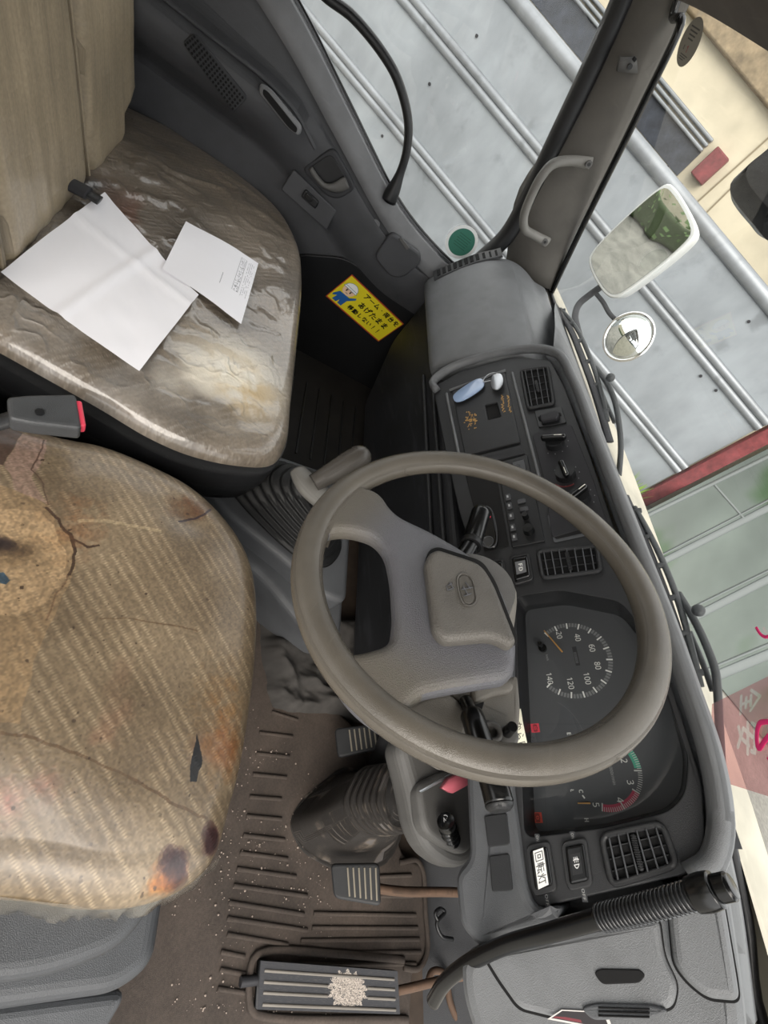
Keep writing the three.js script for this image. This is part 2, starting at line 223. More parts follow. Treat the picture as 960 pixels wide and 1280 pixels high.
{
  const B = 0.9, O = F0.clone().addScaledVector(FN, -B);
  const g = thing('cream_building', 'cream rendered building with a dark strip opening behind the silver fence', 'building', O.toArray()); g.rotation.y = FT;
  const top = fenceAt(885, 34, B), top2 = fenceAt(960, 150, B), yT = (top[1] + top2[1]) / 2;
  obj('wall', T(new THREE.BoxGeometry(16, yT, 0.2), -1, yT / 2, -0.1), mCream, g);
  obj('parapet', T(rbox(16, 0.5, 0.3, 0.02), -1, yT + 0.25, -0.06), new THREE.MeshStandardMaterial({ color: '#a99a80', roughness: 0.9, map: rep(GRIME, 0.6) }), g);
  const a = fenceAt(863, 204, B), b1 = fenceAt(848, 157, B), y0 = a[1] - 0.12, y1 = b1[1], xr = a[0];
  obj('dark_opening', T(new THREE.BoxGeometry(7, y1 - y0, 0.04), xr - 3.5, (y0 + y1) / 2, 0.0), new THREE.MeshStandardMaterial({ color: '#3c4350', roughness: 0.5, map: rep(GRIME, 0.4) }), g);
  const r0 = y1, r1 = fenceAt(862, 138, B)[1];
  for (let i = 0; i < 3; i++) { const y = mix(r0, r1, 0.1 + i * 0.38); obj('rail', T(rbox(7, (r1 - r0) * 0.26, 0.06, 0.012), xr - 3.5, y, 0.03), mRib, g); }
  const e0 = fenceAt(872, 222, B), e1 = fenceAt(892, 182, B);
  obj('end_block', T(rbox(0.15, Math.abs(e1[1] - e0[1]) * 1.05 + 0.02, 0.14, 0.012), (e0[0] + e1[0]) / 2 + 0.06, (e0[1] + e1[1]) / 2 + 0.0, 0.05), mPost, g);
  for (const q of [[[880, 245], [960, 173]], [[893, 256], [960, 190]]]) { const s = fenceAt(...q[0], B), e = fenceAt(...q[1], B); const n = Math.hypot(e[0] - s[0], e[1] - s[1]) + 1.6; obj('wall_joint', T(new THREE.BoxGeometry(0.014, n, 0.012).rotateZ(-Math.atan2(e[0] - s[0], e[1] - s[1])), (s[0] + e[0]) / 2, (s[1] + e[1]) / 2, 0.002), new THREE.MeshStandardMaterial({ color: '#857a63', roughness: 0.9 }), g); }
}
{ // weeds at the foot of the red post
  const q = F0.clone().addScaledVector(FA, 1.38).addScaledVector(FN, 0.22);
  const g = thing('weed', 'yellow green weed growing at the foot of the red post', 'plant', q.toArray());
  const mLeaf = new THREE.MeshStandardMaterial({ color: '#7d9a45', roughness: 0.7, side: THREE.DoubleSide }); const r = mulberry(9), fol = [];
  for (let i = 0; i < 46; i++) { const h = 0.2 + r() * 0.34, a = r() * 6.28, o = r() * 0.05, l = 0.04 + r() * 0.08; const b = V(Math.cos(a) * o, 0, Math.sin(a) * o), t = b.clone().add(V(Math.cos(a) * l, h, Math.sin(a) * l)), s = V(-Math.sin(a), 0, Math.cos(a)); fol.push(grid(1, 4, (u, v) => b.clone().lerp(t, v).addScaledVector(s, (u - 0.5) * 0.035 * Math.sin(Math.PI * Math.min(0.98, v + 0.1))).add(V(0, 0.05 * Math.sin(v * 3), 0)))); }
  obj('foliage', fol, mLeaf, g);
}
// what the mirrors look back on
{
  const w = thing('garden_wall', 'long cream wall behind the truck seen in the wing mirror', 'wall', [-3, GY, 12]);
  obj('wall', T(new THREE.BoxGeometry(26, 2.4, 0.2), 0, 1.2, 0), mCream, w);
  const h = thing('hedge', 'green hedge in front of the rear wall seen in the wing mirror', 'hedge', [-1, GY, 9.4]);
  const r = mulberry(4), fol = []; for (let i = 0; i < 900; i++) { const x = (r() - 0.5) * 16, y = r() * 0.85, z = (r() - 0.5) * 0.7; fol.push(new THREE.PlaneGeometry(0.16, 0.09).rotateX(r() * 3).rotateY(r() * 6).translate(x, y + 0.05, z)); }
  obj('foliage', fol, new THREE.MeshStandardMaterial({ color: '#5a7440', roughness: 0.8, side: THREE.DoubleSide }), h);
  obj('stems', T(rbox(15.6, 0.7, 0.4, 0.1), 0, 0.36, 0), new THREE.MeshStandardMaterial({ color: '#3d4a2c', roughness: 0.9 }), h);
}

// ---------------------------------------------------------------- the cab's shell
const FLY = 0.06;                                                        // height of the cab floor
struct('floor', T(new THREE.BoxGeometry(1.72, 0.04, 1.75), 0.03, FLY - 0.02, 0.33), M.floor);
struct('wall_front', [T(new THREE.BoxGeometry(1.72, 0.56, 0.03), 0.03, 0.30, -0.515), T(new THREE.BoxGeometry(1.72, 0.22, 0.03).rotateX(-0.75), 0.03, 0.10, -0.46)], M.dark);
struct('wall_rear', [T(new THREE.BoxGeometry(1.72, 0.66, 0.03), 0.03, 0.39, 1.2), T(new THREE.BoxGeometry(1.72, 0.16, 0.03), 0.03, 1.26, 1.2), T(new THREE.BoxGeometry(0.2, 0.5, 0.03), -0.73, 0.95, 1.2), T(new THREE.BoxGeometry(0.2, 0.5, 0.03), 0.79, 0.95, 1.2)], M.headliner);
struct('ceiling', T(new THREE.BoxGeometry(1.6, 0.03, 1.36), 0.03, 1.335, 0.53), M.headliner);
// windscreen header: a rounded beam whose lower edge the photograph shows
const GP = V(0, 0.70, -0.445), GN = V(0, 0.482, -0.876).normalize(), GU = V(0, 0.876, 0.482).normalize();   // plane of the windscreen
const onGlass = (px, py, off = 0) => onPlane(px, py, GP.clone().addScaledVector(GN, off), GN);
{
  const rings = []; for (let i = 0; i <= 40; i++) { const x = -0.71 + i * 1.5 / 40, k = Math.pow(Math.abs((x - 0.04) / 0.75), 3), dz = 0.10 * k, dy = -0.035 * Math.pow(Math.abs((x - 0.04) / 0.75), 6);
    rings.push([[1.205, -0.165], [1.196, -0.13], [1.21, -0.05], [1.25, 0.05], [1.31, 0.08], [1.345, -0.02], [1.33, -0.12], [1.25, -0.19]].map(([y, z]) => V(x, y + dy, z + dz * 0.6))); }
  struct('trim_1', loft(rings), M.headliner);
}
// left windscreen pillar between the door seal and the glass
{
  const L = [[632, 330], [647, 240], [691, 172], [733, 90], [774, -10], [801, -80]].map(([a, b]) => atX(a, b, -0.775)), R = [[688, 362], [716, 300], [780, 170], [822, 85], [858, 14], [885, -40]].map(([a, b]) => atX(a, b, -0.70));
  const l = spline(L, 16), r = spline(R, 16), rings = [];
  for (let i = 0; i <= 16; i++) { const c = l[i].clone().lerp(r[i], 0.5), w = [0, 0.06, 0.2, 0.45, 0.75, 0.93, 1].map((u) => { const p = l[i].clone().lerp(r[i], u); p.x += 0.022 * Math.sin(Math.PI * u); return p; }); rings.push([...w, r[i].clone().add(V(-0.05, -0.005, -0.02)), l[i].clone().add(V(-0.03, 0, -0.03))]); }
  struct('trim_2', loft(rings), M.pillar);
  struct('door_seal', vtube([[600, 326], [632, 296], [655, 258], [690, 186], [742, 78], [775, 5], [800, -60]].map(([a, b]) => atX(a, b, -0.765)), () => [0.022, 0.026], 50, 12, false, V(1, 0, 0)), M.seal);
  struct('door_seal', vtube([[660, 300], [690, 235], [745, 120], [783, 30], [800, -30]].map(([a, b]) => atX(a - 20, b, -0.778)), 0.014, 50, 10, false, V(1, 0, 0)), M.seal);
  // the body's pillar behind the trim
  struct('trim_3', slab([V(-0.79, 0.64, -0.36), V(-0.79, 0.64, -0.50), V(-0.76, 1.25, -0.2), V(-0.76, 1.25, -0.1)], V(-0.05, 0, 0)), M.black);
  const m = [V(0.88, 0.62, -0.34), V(0.88, 0.62, -0.46), V(0.85, 1.25, -0.16), V(0.85, 1.25, -0.06)];
  struct('trim_4', slab(m, V(0.05, 0, 0)), M.pillar);
}
// windscreen
{
  const w = obj('window_1', grid(12, 6, (u, v) => { const x = mix(mix(-0.75, 0.87, u), mix(-0.70, 0.83, u), v); return GP.clone().setX(x).addScaledVector(GU, mix(-0.02, 0.585, v)); }), M.glass); w.userData.kind = 'structure';
  struct('window_seal', vtube([V(-0.70, 1.215, -0.175), V(-0.69, 1.19, -0.19), ...[[852, 30], [800, 140], [722, 298], [690, 366]].map(([a, b]) => onGlass(a, b, 0).add(V(-0.004, 0, 0)))], 0.0075, 60, 10, false, V(1, 0, 0)), M.gloss);
  struct('window_seal', vtube([V(-0.72, 0.682, -0.452), V(-0.3, 0.684, -0.455), ...[[868, 897], [892, 972], [905, 1018], [918, 1075], [934, 1150], [952, 1275]].map(([a, b]) => onGlass(a, b, 0.003)), V(0.87, 0.72, -0.40), V(0.86, 0.8, -0.36), V(0.84, 1.1, -0.21)], () => [0.009, 0.007], 90, 10), M.seal);
}
// passenger door
const XD = -0.75;
const belt = new THREE.CatmullRomCurve3([V(0.9, 1.25, 0), V(0.87, 0.9, 0), V(0.845, 0.6, 0), V(0.79, 0.42, 0), V(0.705, 0.24, 0), V(0.607, 0.03, 0), V(0.572, -0.12, 0), V(0.56, -0.25, 0), V(0.557, -0.40, 0)]);
const beltY = (z) => { let lo = 0, hi = 1; for (let i = 0; i < 30; i++) { const m = (lo + hi) / 2; belt.getPoint(m).y > z ? (lo = m) : (hi = m); } return belt.getPoint(lo).x; };
const armY = (z) => z > 0.42 ? 0.66 + (z - 0.42) * 0.02 : mix(0.66, 0.50, smooth(0.42, -0.10, z));
{
  const d = new THREE.Group(); d.name = 'door_1'; d.userData.kind = 'structure'; scene.add(d);
  const rings = []; for (let i = 0; i <= 60; i++) { const z = mix(1.2, -0.42, i / 60), b = beltY(z), a = armY(z), f = smooth(-0.30, 0.12, z), arm = 0.052 * smooth(0.24, 0.42, z);
    rings.push([[XD - 0.03, b + 0.004], [XD - 0.004, b + 0.006], [XD + 0.006, b - 0.006], [XD + 0.014, b - 0.03], [XD + 0.022, b - 0.07], [XD + 0.03, mix(b, a, 0.8)], [XD + 0.032, a + 0.014], [XD + 0.034 + arm * 0.6, a + 0.004], [XD + 0.034 + arm, a - 0.012], [XD + 0.034 + arm, a - 0.05], [XD + 0.028 + arm * 0.6, a - 0.085], [XD + 0.012 + arm * 0.2, a - 0.115], [XD + 0.004, a - 0.14], [XD + 0.004, mix(a, 0.1, 0.7)], [XD + 0.004, 0.07], [XD - 0.03, 0.07]].map(([x, y]) => V(x, y, z))); }
  obj('panel', loft(rings), M.door, d);
  obj('sill_trim', loft([...Array(41)].map((_, i) => { const z = mix(1.2, -0.42, i / 40), b = beltY(z); return [[XD + 0.003, b + 0.004], [XD + 0.012, b - 0.004], [XD + 0.024, b - 0.03], [XD + 0.03, b - 0.055], [XD + 0.012, b - 0.055]].map(([x, y]) => V(x, y, z)); })), M.doorLight, d);
  obj('window_seal', vtube([...Array(24)].map((_, i) => { const z = mix(1.2, -0.40, i / 23); return V(XD - 0.012, beltY(z) + 0.006, z); }), 0.0045, 80, 8), M.gloss, d);
  const w = obj('window_2', grid(30, 4, (u, v) => { const z = mix(1.18, -0.42, u), b = beltY(z) - 0.01; return V(XD - 0.02 + 0.02 * v, mix(b, Math.min(1.26, 1.26), v), z + (u > 0.8 ? (u - 0.8) * 1.4 * v : 0)); }), M.glass, d);
  // frame over the window
  obj('window_frame', vtube([V(XD - 0.01, 0.9, 1.15), V(XD - 0.0, 1.24, 1.08), V(XD + 0.0, 1.26, 0.5), V(XD + 0.0, 1.255, 0.02)], () => [0.02, 0.03], 40, 10), M.black, d);
  // overlays: traced on the panel
  const onDoor = (pts, x) => pts.map(([a, b]) => { const p = atX(a, b, x); return [-p.z, p.y]; });
  const DM = (x) => basis(V(0, 0, -1), V(0, 1, 0), V(1, 0, 0), V(x, 0, 0));   // (-z, y) -> world, +x out of the door
  const lay = (name, pts, x, depth, bevel, r, mat, parent = d) => { const g = ext(rpoly(onDoor(pts, x + depth), r), depth, bevel).applyMatrix4(DM(x)); return obj(name, g, mat, parent); };
  // speaker grille: dark plate with small holes
  const grille = lay('speaker_grille', [[227, 54], [243, 40], [310, 122], [292, 141]], -0.6655, 0.005, 0.002, 0.01, M.dark);
  { const c = [[232, 56], [243, 46], [303, 122], [291, 136]].map(([a, b]) => atX(a, b, -0.6598)), hs = []; for (let i = 0; i < 17; i++) for (let j = 0; j < 5; j++) hs.push(cyl(0.0024, 0.0024, 0.002, 6).rotateZ(Math.PI / 2).translate(...bil(c[0], c[3], c[2], c[1], i / 16, j / 4).toArray())); const h = obj('speaker_hole', hs, M.hole, grille); h.userData.kind = 'stuff'; }
  // pull pocket in the armrest end
  const pull = lay('pull_handle', [[325, 104], [338, 112], [378, 160], [374, 172], [360, 162], [322, 116]], -0.672, 0.014, 0.006, 0.01, M.doorLight);
  lay('slot', [[329, 111], [335, 115], [372, 161], [370, 167], [360, 159], [328, 118]], -0.660, 0.004, 0.001, 0.006, M.hole, pull);
  // inner handle: recessed bowl, raised frame, lever
  const hb = lay('door_handle', [[376, 212], [417, 183], [446, 236], [424, 250], [408, 246]], -0.722, 0.012, 0.005, 0.02, M.dark);
  lay('handle_bowl', [[384, 212], [414, 192], [439, 234], [423, 243], [410, 240]], -0.710, 0.003, 0.001, 0.016, M.black, hb);
  obj('handle_lever', vtube([[388, 210], [396, 222], [406, 232], [420, 234], [434, 228]].map(([a, b]) => atX(a, b, -0.700)), (t) => [0.006 + 0.008 * smooth(0.4, 0.9, t), 0.006], 30, 12, false, V(1, 0, 0)), M.columnDark, hb);
  // switch panel
  const sp = lay('switch_panel', [[351, 237], [367, 212], [421, 264], [408, 288]], -0.722, 0.009, 0.003, 0.006, M.door);
  lay('window_switch', [[376, 246], [382, 237], [399, 253], [394, 262]], -0.713, 0.007, 0.003, 0.004, M.black, sp);
  lay('rocker', [[380, 246], [384, 241], [392, 249], [388, 254]], -0.706, 0.005, 0.002, 0.003, M.gloss, sp);
  lay('emboss', [[447, 290], [452, 283], [470, 273], [476, 280], [466, 298], [452, 307]], -0.722, 0.004, 0.0018, 0.02, M.doorLight);
  // little lidded pocket
  const pk = lay('pocket_lid', [[467, 322], [489, 290], [526, 318], [526, 330], [504, 348], [488, 347]], -0.726, 0.02, 0.006, 0.02, M.door);
  lay('pocket_tab', [[499, 299], [502, 297], [512, 310], [508, 313]], -0.706, 0.004, 0.0015, 0.002, M.columnDark, pk);
  // dark lower liner
  lay('lower_liner', [[150, 150], [250, 200], [362, 322], [376, 318], [430, 322], [478, 352], [520, 388], [535, 405], [528, 470], [470, 560], [300, 560], [100, 300]], -0.742, 0.008, 0.003, 0.03, M.black);
  obj('armrest_ridge', vtube([[170, -30], [215, 6], [262, 44], [330, 98], [368, 138], [394, 186]].map(([a, b]) => atX(a, b, -0.682)), (t) => [0.004, 0.006], 60, 10, false, V(1, 0, 0)), M.door, d);
  obj('grab_bar', vtube([[380, -40], [404, -8], [440, 20], [478, 66], [497, 100], [510, 150], [508, 190], [497, 225], [486, 250]].map(([a, b]) => atX(a, b, -0.735)), (t) => [0.010 + 0.010 * smooth(0.84, 1, t), 0.011 + 0.012 * smooth(0.84, 1, t)], 70, 14, false, V(1, 0, 0)), M.black, d);
}

// ---------------------------------------------------------------- dashboard
const DP = V(0, 0.62, -0.20), DN = V(0, 0.5, Math.sqrt(0.75)), DU = V(0, Math.sqrt(0.75), -0.5);      // its leaning face
function D(px, py, z = 0) { const p = onPlane(px, py, DP.clone().addScaledVector(DN, z), DN).sub(DP); return [p.x, p.dot(DU)]; }
const dl = (pts, z = 0) => pts.map(([a, b]) => D(a, b, z));
const D3 = (px, py, z = 0) => { const p = D(px, py, z); return V(p[0], p[1], z); };
const dash = thing('dashboard', 'grey moulded truck dashboard with dark instrument fascia below the windscreen', 'dashboard', DP.toArray());
dash.rotation.x = -Math.PI / 6;
const put = (name, pts, z0, z1, bevel, r, mat, parent = dash, at = z1) => obj(name, ext(rpoly(dl(pts, at), r), z1 - z0, bevel).translate(0, 0, z0), mat, parent);
const W2D = (p) => { const q = p.clone().sub(DP); return V(q.x, q.dot(DU), q.dot(DN)); };

// fascia with the opening of the instruments
const hole = [[645, 746], [700, 738], [775, 752], [806, 790], [838, 862], [860, 945], [856, 992], [836, 1014], [755, 1034], [656, 1047]];
{
  const out = rpoly(dl([[541, 484], [556, 560], [574, 640], [596, 706], [636, 738], [641, 830], [640, 985], [656, 1105], [668, 1136], [862, 1092], [882, 1050], [878, 980], [852, 895], [805, 765], [766, 655], [738, 570], [706, 484], [688, 450], [640, 446], [575, 464]]), 0.012);
  out.holes.push(new THREE.Path(rpoly(dl(hole).reverse(), 0.014).getPoints(8)));
  obj('fascia', ext(out, 0.03, 0.002).translate(0, 0, -0.03), M.fascia, dash);
  // walls of the instrument well
  const ring = rpoly(dl(hole), 0.014).getPoints(8).map((p) => [p.x, p.y]), c = ring.reduce((a, p) => [a[0] + p[0] / ring.length, a[1] + p[1] / ring.length], [0, 0]);
  const sh = (k, z) => ring.map(([x, y]) => V(c[0] + (x - c[0]) * k, c[1] + (y - c[1]) * k, z));
  obj('instrument_well', loft([sh(1.0, 0), sh(0.985, -0.02), sh(0.95, -0.05)], false), M.black, dash);
  // printed dial face
  const zf = -0.042, q = dl(hole, zf), x0 = Math.min(...q.map((p) => p[0])) - 0.01, x1 = Math.max(...q.map((p) => p[0])) + 0.01, y0 = Math.min(...q.map((p) => p[1])) - 0.01, y1 = Math.max(...q.map((p) => p[1])) + 0.02, W = 2048, S = W / (x1 - x0), H = Math.round((y1 - y0) * S);
  const cx = (px, py) => { const p = D(px, py, zf); return [(p[0] - x0) * S, H - (p[1] - y0) * S]; };
  const faceT = canvasTex(W, H, (g) => {
    g.fillStyle = '#434447'; g.fillRect(0, 0, W, H);
    const r = mulberry(12); for (let i = 0; i < 900; i++) { g.fillStyle = `rgba(190,185,175,${0.05 + r() * 0.12})`; g.fillRect(r() * W, r() * H, 2 + r() * 3, 2 + r() * 3); }
    g.strokeStyle = 'rgba(150,150,150,0.25)'; g.lineWidth = 3; g.beginPath(); g.moveTo(...cx(697, 878)); g.quadraticCurveTo(...cx(722, 890), ...cx(735, 930)); g.stroke();
    g.strokeStyle = '#3a3b3f'; g.lineWidth = 4; for (const [a, b] of [[[654, 905], [760, 905]], [[661, 985], [700, 985]], [[676, 905], [684, 1040]]]) { g.beginPath(); g.moveTo(...cx(...a)); g.lineTo(...cx(...b)); g.stroke(); }
    const ctr = cx(720, 828), txt = (s, px, py, m, col = '#c9c9c4', font = 'bold') => { g.fillStyle = col; g.font = `${font} ${m * S}px sans-serif`; g.textAlign = 'center'; g.textBaseline = 'middle'; g.fillText(s, ...cx(px, py)); };
    // speedometer: fit its ring to the traced ends of the scale
    const a0 = cx(677, 787), a1 = cx(683, 860), cc = (([ax, ay], [bx, by], [ex, ey]) => { const d = 2 * (ax * (by - ey) + bx * (ey - ay) + ex * (ay - by)), A = ax * ax + ay * ay, B = bx * bx + by * by, E = ex * ex + ey * ey; return [(A * (by - ey) + B * (ey - ay) + E * (ay - by)) / d, (A * (ex - bx) + B * (ax - ex) + E * (bx - ax)) / d]; })(cx(713, 779), cx(766, 833), cx(717, 873)), R = Math.hypot(cx(766, 833)[0] - cc[0], cx(766, 833)[1] - cc[1]);
    const A0 = Math.atan2(a0[1] - cc[1], a0[0] - cc[0]), A1 = Math.atan2(a1[1] - cc[1], a1[0] - cc[0]) + (Math.atan2(a1[1] - cc[1], a1[0] - cc[0]) < A0 ? 2 * Math.PI : 0);
    for (let i = 0; i <= 56; i++) { const a = mix(A0, A1, i / 56), big = i % 4 === 0; g.strokeStyle = big ? '#d6d6d2' : 'rgba(150,150,150,0.55)'; g.lineWidth = big ? 0.0021 * S : 0.003 * S; const l = big ? 0.0085 : 0.006; g.beginPath(); g.moveTo(cc[0] + Math.cos(a) * R, cc[1] + Math.sin(a) * R); g.lineTo(cc[0] + Math.cos(a) * (R - l * S), cc[1] + Math.sin(a) * (R - l * S)); g.stroke(); }
    [['20', 699, 794], ['40', 722, 797], ['60', 740, 810], ['80', 747, 832], ['100', 734, 848], ['120', 713, 854], ['140', 687, 848]].forEach(([s, a, b]) => txt(s, a, b, 0.0105, '#d8d8d3', ''));
    txt('km/h', 684, 822, 0.004, '#9a9a98', ''); g.fillStyle = '#232427'; { const p = cx(720, 820); g.fillRect(p[0] - 0.014 * S, p[1] - 0.003 * S, 0.028 * S, 0.006 * S); } txt('000000', 720, 822, 0.005, '#77777a', '');
    // tachometer
    const tc = cx(752, 962), TR = 0.047 * S, ang = (px, py) => { const p = cx(px, py); return Math.atan2(p[1] - tc[1], p[0] - tc[0]); };
    const band = (f, t, col, w = 0.008) => { g.strokeStyle = col; g.lineWidth = w * S; g.beginPath(); g.arc(...tc, TR - w * S / 2, f, t); g.stroke(); };
    const g0 = ang(788, 938), g1 = ang(801, 960), r0 = ang(799, 993), r1 = ang(753, 1021);
    band(g0, g1, '#3f8f78'); band(r0, r1, '#a8334e');
    for (let i = 0; i <= 50; i++) { const a = mix(g0 - 0.6, r1, i / 50), big = i % 10 === 0; g.strokeStyle = '#b9b9b5'; g.lineWidth = (big ? 0.0016 : 0.0008) * S; const l = big ? 0.009 : 0.005; g.beginPath(); g.moveTo(tc[0] + Math.cos(a) * TR, tc[1] + Math.sin(a) * TR); g.lineTo(tc[0] + Math.cos(a) * (TR - l * S), tc[1] + Math.sin(a) * (TR - l * S)); g.stroke(); }
    [['2', 780, 951], ['3', 788, 978], ['4', 775, 1000], ['5', 745, 1006], ['1', 768, 935]].forEach(([s, a, b]) => txt(s, a, b, 0.0105, '#d8d8d3', ''));
    txt('x1000r/min', 765, 967, 0.005, '#9a9a98', '');
    // fuel and temperature
    txt('E', 711, 917, 0.007); txt('F', 742, 918, 0.007); txt('C', 726, 989, 0.007); txt('H', 733, 1025, 0.007); txt('Ł', 715, 988, 0.006);
    g.strokeStyle = '#d0d0cc'; g.lineWidth = 0.0018 * S; for (const [a, b] of [[[716, 920], [719, 925]], [[728, 994], [731, 998]], [[730, 917], [748, 917]]]) { g.beginPath(); g.moveTo(...cx(...a)); g.lineTo(...cx(...b)); g.stroke(); }
    // red lamps
    for (const [a, b, col] of [[669, 910, '#cf3a4c'], [672, 1022, '#d84a35']]) { const p = cx(a, b), h = 0.0058 * S; g.fillStyle = col; g.fillRect(p[0] - h, p[1] - h, 2 * h, 2 * h); g.strokeStyle = '#3a1a1a'; g.lineWidth = 0.0009 * S; g.beginPath(); g.arc(...p, h * 0.5, 0, 7); g.stroke(); g.beginPath(); g.arc(...p, h * 0.75, -0.7, 0.7); g.moveTo(p[0] + Math.cos(2.4) * h * 0.75, p[1] + Math.sin(2.4) * h * 0.75); g.arc(...p, h * 0.75, 2.4, 3.9); g.moveTo(p[0], p[1] - h * 0.25); g.lineTo(p[0], p[1] + h * 0.25); g.stroke(); }
  });
  const face = obj('dial_face', quad(V(x0, y0, zf), V(x1, y0, zf), V(x1, y1, zf), V(x0, y1, zf)), new THREE.MeshStandardMaterial({ map: faceT, roughness: 0.6 }), dash, true);
  const mNeedle = new THREE.MeshStandardMaterial({ color: '#b98a4c', roughness: 0.5 });
  const needle = (a, b, w) => { const p = D3(...a, zf + 0.004), q = D3(...b, zf + 0.004); return vtube([p, p.clone().lerp(q, 0.5), q], (t) => mix(w * 0.6, w, t), 6, 6, false, V(0, 0, 1)); };
  obj('needle', needle([680, 788], [703, 815], 0.0012), mNeedle, face); obj('needle', needle([722, 1004], [738, 1004], 0.0011), mNeedle, face);
  for (const [a, b] of [[677, 808]]) { const p = D3(a, b, zf + 0.012); obj('reset_knob', [cyl(0.0028, 0.0028, 0.03, 12).rotateX(Math.PI / 2).translate(p.x, p.y, p.z), cyl(0.006, 0.006, 0.006, 16).rotateX(Math.PI / 2).translate(p.x, p.y, zf + 0.004)], M.gloss, face); }
  obj('instrument_lens', grid(8, 2, (u, v) => V(mix(x0 + 0.012, x1 - 0.012, u), mix(y0 + 0.012, y1 - 0.016, v), -0.026 - 0.006 * Math.sin(v * 3))), M.glass, dash);
}
// soft roll round the fascia and the top ledge under the glass
const rollPx = [[546, 488], [541, 478], [560, 462], [610, 445], [660, 436], [696, 442], [718, 478], [745, 548], [775, 625], [806, 705], [836, 785], [862, 862], [886, 935], [899, 1000], [900, 1045], [888, 1080], [862, 1096]];
const roll = rollPx.map(([a, b]) => D3(a, b, 0.004));
obj('hood_roll', vtube(roll, (t) => { const r = 0.0085 + 0.0045 * smooth(0.3, 0.9, t); return [r, r * 1.3]; }, 120, 14, false, V(0, 0, 1)), M.dash, dash);
obj('top_ledge', (() => {
  const base = spline([[694, 378], [708, 418], [735, 490], [780, 612], [830, 752], [866, 890], [890, 968], [901, 1010], [913, 1062], [928, 1135], [947, 1275]].map(([a, b]) => W2D(onGlass(a, b, -0.006))), 80);
  const inner = spline([[692, 432], [704, 446], [725, 490], [752, 555], [781, 630], [812, 708], [860, 862], [884, 935], [897, 1000], [900, 1060], [912, 1135], [930, 1280]].map(([a, b]) => D3(a, b, -0.004)), 80);
  return loft(inner.map((p, i) => [p.clone().add(V(0, -0.02, -0.02)), p, p.clone().lerp(base[i], 0.3).add(V(0, 0.004, 0.012)), p.clone().lerp(base[i], 0.7).add(V(0, 0.0, 0.008)), base[i], base[i].clone().add(V(0, -0.03, -0.01))]), false, false);
})(), M.dash, dash);
obj('dash_core', T(rbox(1.5, 0.20, 0.17, 0.02), 0.08, 0.0, -0.145), M.black, dash);
// passenger side bolster
{
  const prof = [[-0.10, -0.10], [-0.136, -0.05], [-0.141, -0.012], [-0.13, 0.006], [-0.10, 0.012], [-0.03, 0.014], [0.03, 0.008], [0.075, -0.008], [0.108, -0.034], [0.13, -0.07], [0.145, -0.11], [0.168, -0.155], [0.10, -0.19]];
  const P = new THREE.SplineCurve(prof.map((p) => new THREE.Vector2(...p))).getSpacedPoints(46), rings = [];
  for (let i = 0; i <= 40; i++) { const u = i / 40, e = Math.min(u, 1 - u) * 40, sh = e < 4 ? Math.sqrt(1 - Math.pow(1 - e / 4, 2)) : 1; rings.push(P.map((p) => { const xl = mix(-0.712, -0.692, smooth(-0.14, 0.14, p.y * 0 + p.x)), xr = mix(-0.322, -0.238, (p.x + 0.14) / 0.29); return V(mix(xl, xr, u), (p.x - 0.0) * (0.985 + 0.015 * sh), p.y - 0.014 * (1 - sh)); })); }
  const b = obj('passenger_bolster', loft(rings), M.dash, dash);
  // demister grille at its left end
  const va = V(-0.703, -0.095, 0.0145), vb = V(-0.671, 0.075, 0.0045), n = 11;
  const fr = obj('side_vent', loft([...Array(13)].map((_, i) => { const t = i / 12, y = mix(-0.102, 0.084, t), z = mix(0.016, 0.007, t * t) - 0.008 * smooth(0.6, 1, t); return [V(-0.71, y, z - 0.004), V(-0.708, y, z + 0.001), V(-0.668, y, z + 0.001), V(-0.665, y, z - 0.004)]; }), false, false), M.fascia, b);
  for (let i = 0; i < n; i++) { const t = (i + 0.5) / n, y = mix(-0.094, 0.076, t), z = mix(0.016, 0.007, t * t) - 0.008 * smooth(0.6, 1, t); obj('slot', T(new THREE.BoxGeometry(0.028, 0.0095, 0.004), -0.688, y, z + 0.0005), M.hole, fr); }
}
// lower dash on the passenger side: dark, scuffed
const scuff = new THREE.MeshStandardMaterial({ color: '#303134', roughness: 0.55, bumpMap: rep(GRAIN, 0.05), bumpScale: 0.0004, map: rep(dataTex(512, 512, (u, v) => { const n = fbm(u * 5, v * 5, 5, 6, 13), s = Math.pow(vn(u * 6 + v * 16, v * 60 - u * 10, 120, 44), 10); const k = 0.62 + 0.3 * n + 0.9 * s; return k; }), 0.5) });
{
  const ll = [[466, 498], [528, 398], [541, 470], [560, 620], [600, 760], [470, 760], [452, 640], [462, 560]].map(([a, b]) => { const p = atZ(a, b, -0.165); return [p.x, p.y]; });
  obj('lower_panel', [(() => { const g = ext(rpoly([[-0.70, 0.50], [0.33, 0.50], [0.33, 0.14], [-0.55, 0.14], [-0.70, 0.30]], 0.03), 0.20, 0.012); g.translate(0, 0, -0.365); g.applyMatrix4(new THREE.Matrix4().makeTranslation(-DP.x, -DP.y, -DP.z)); g.applyMatrix4(new THREE.Matrix4().makeRotationX(Math.PI / 6)); return g; })()], scuff, dash);
  for (const [a, b] of [[[541, 486], [556, 700]], [[529, 470], [540, 700]]]) { const p = W2D(atZ(...a, -0.158)), q = W2D(atZ(...b, -0.158)); obj('moulded_bead', vtube([p, p.clone().lerp(q, 0.5), q], 0.005, 12, 8, false, V(0, 1, 0)), M.fascia, dash); }
}
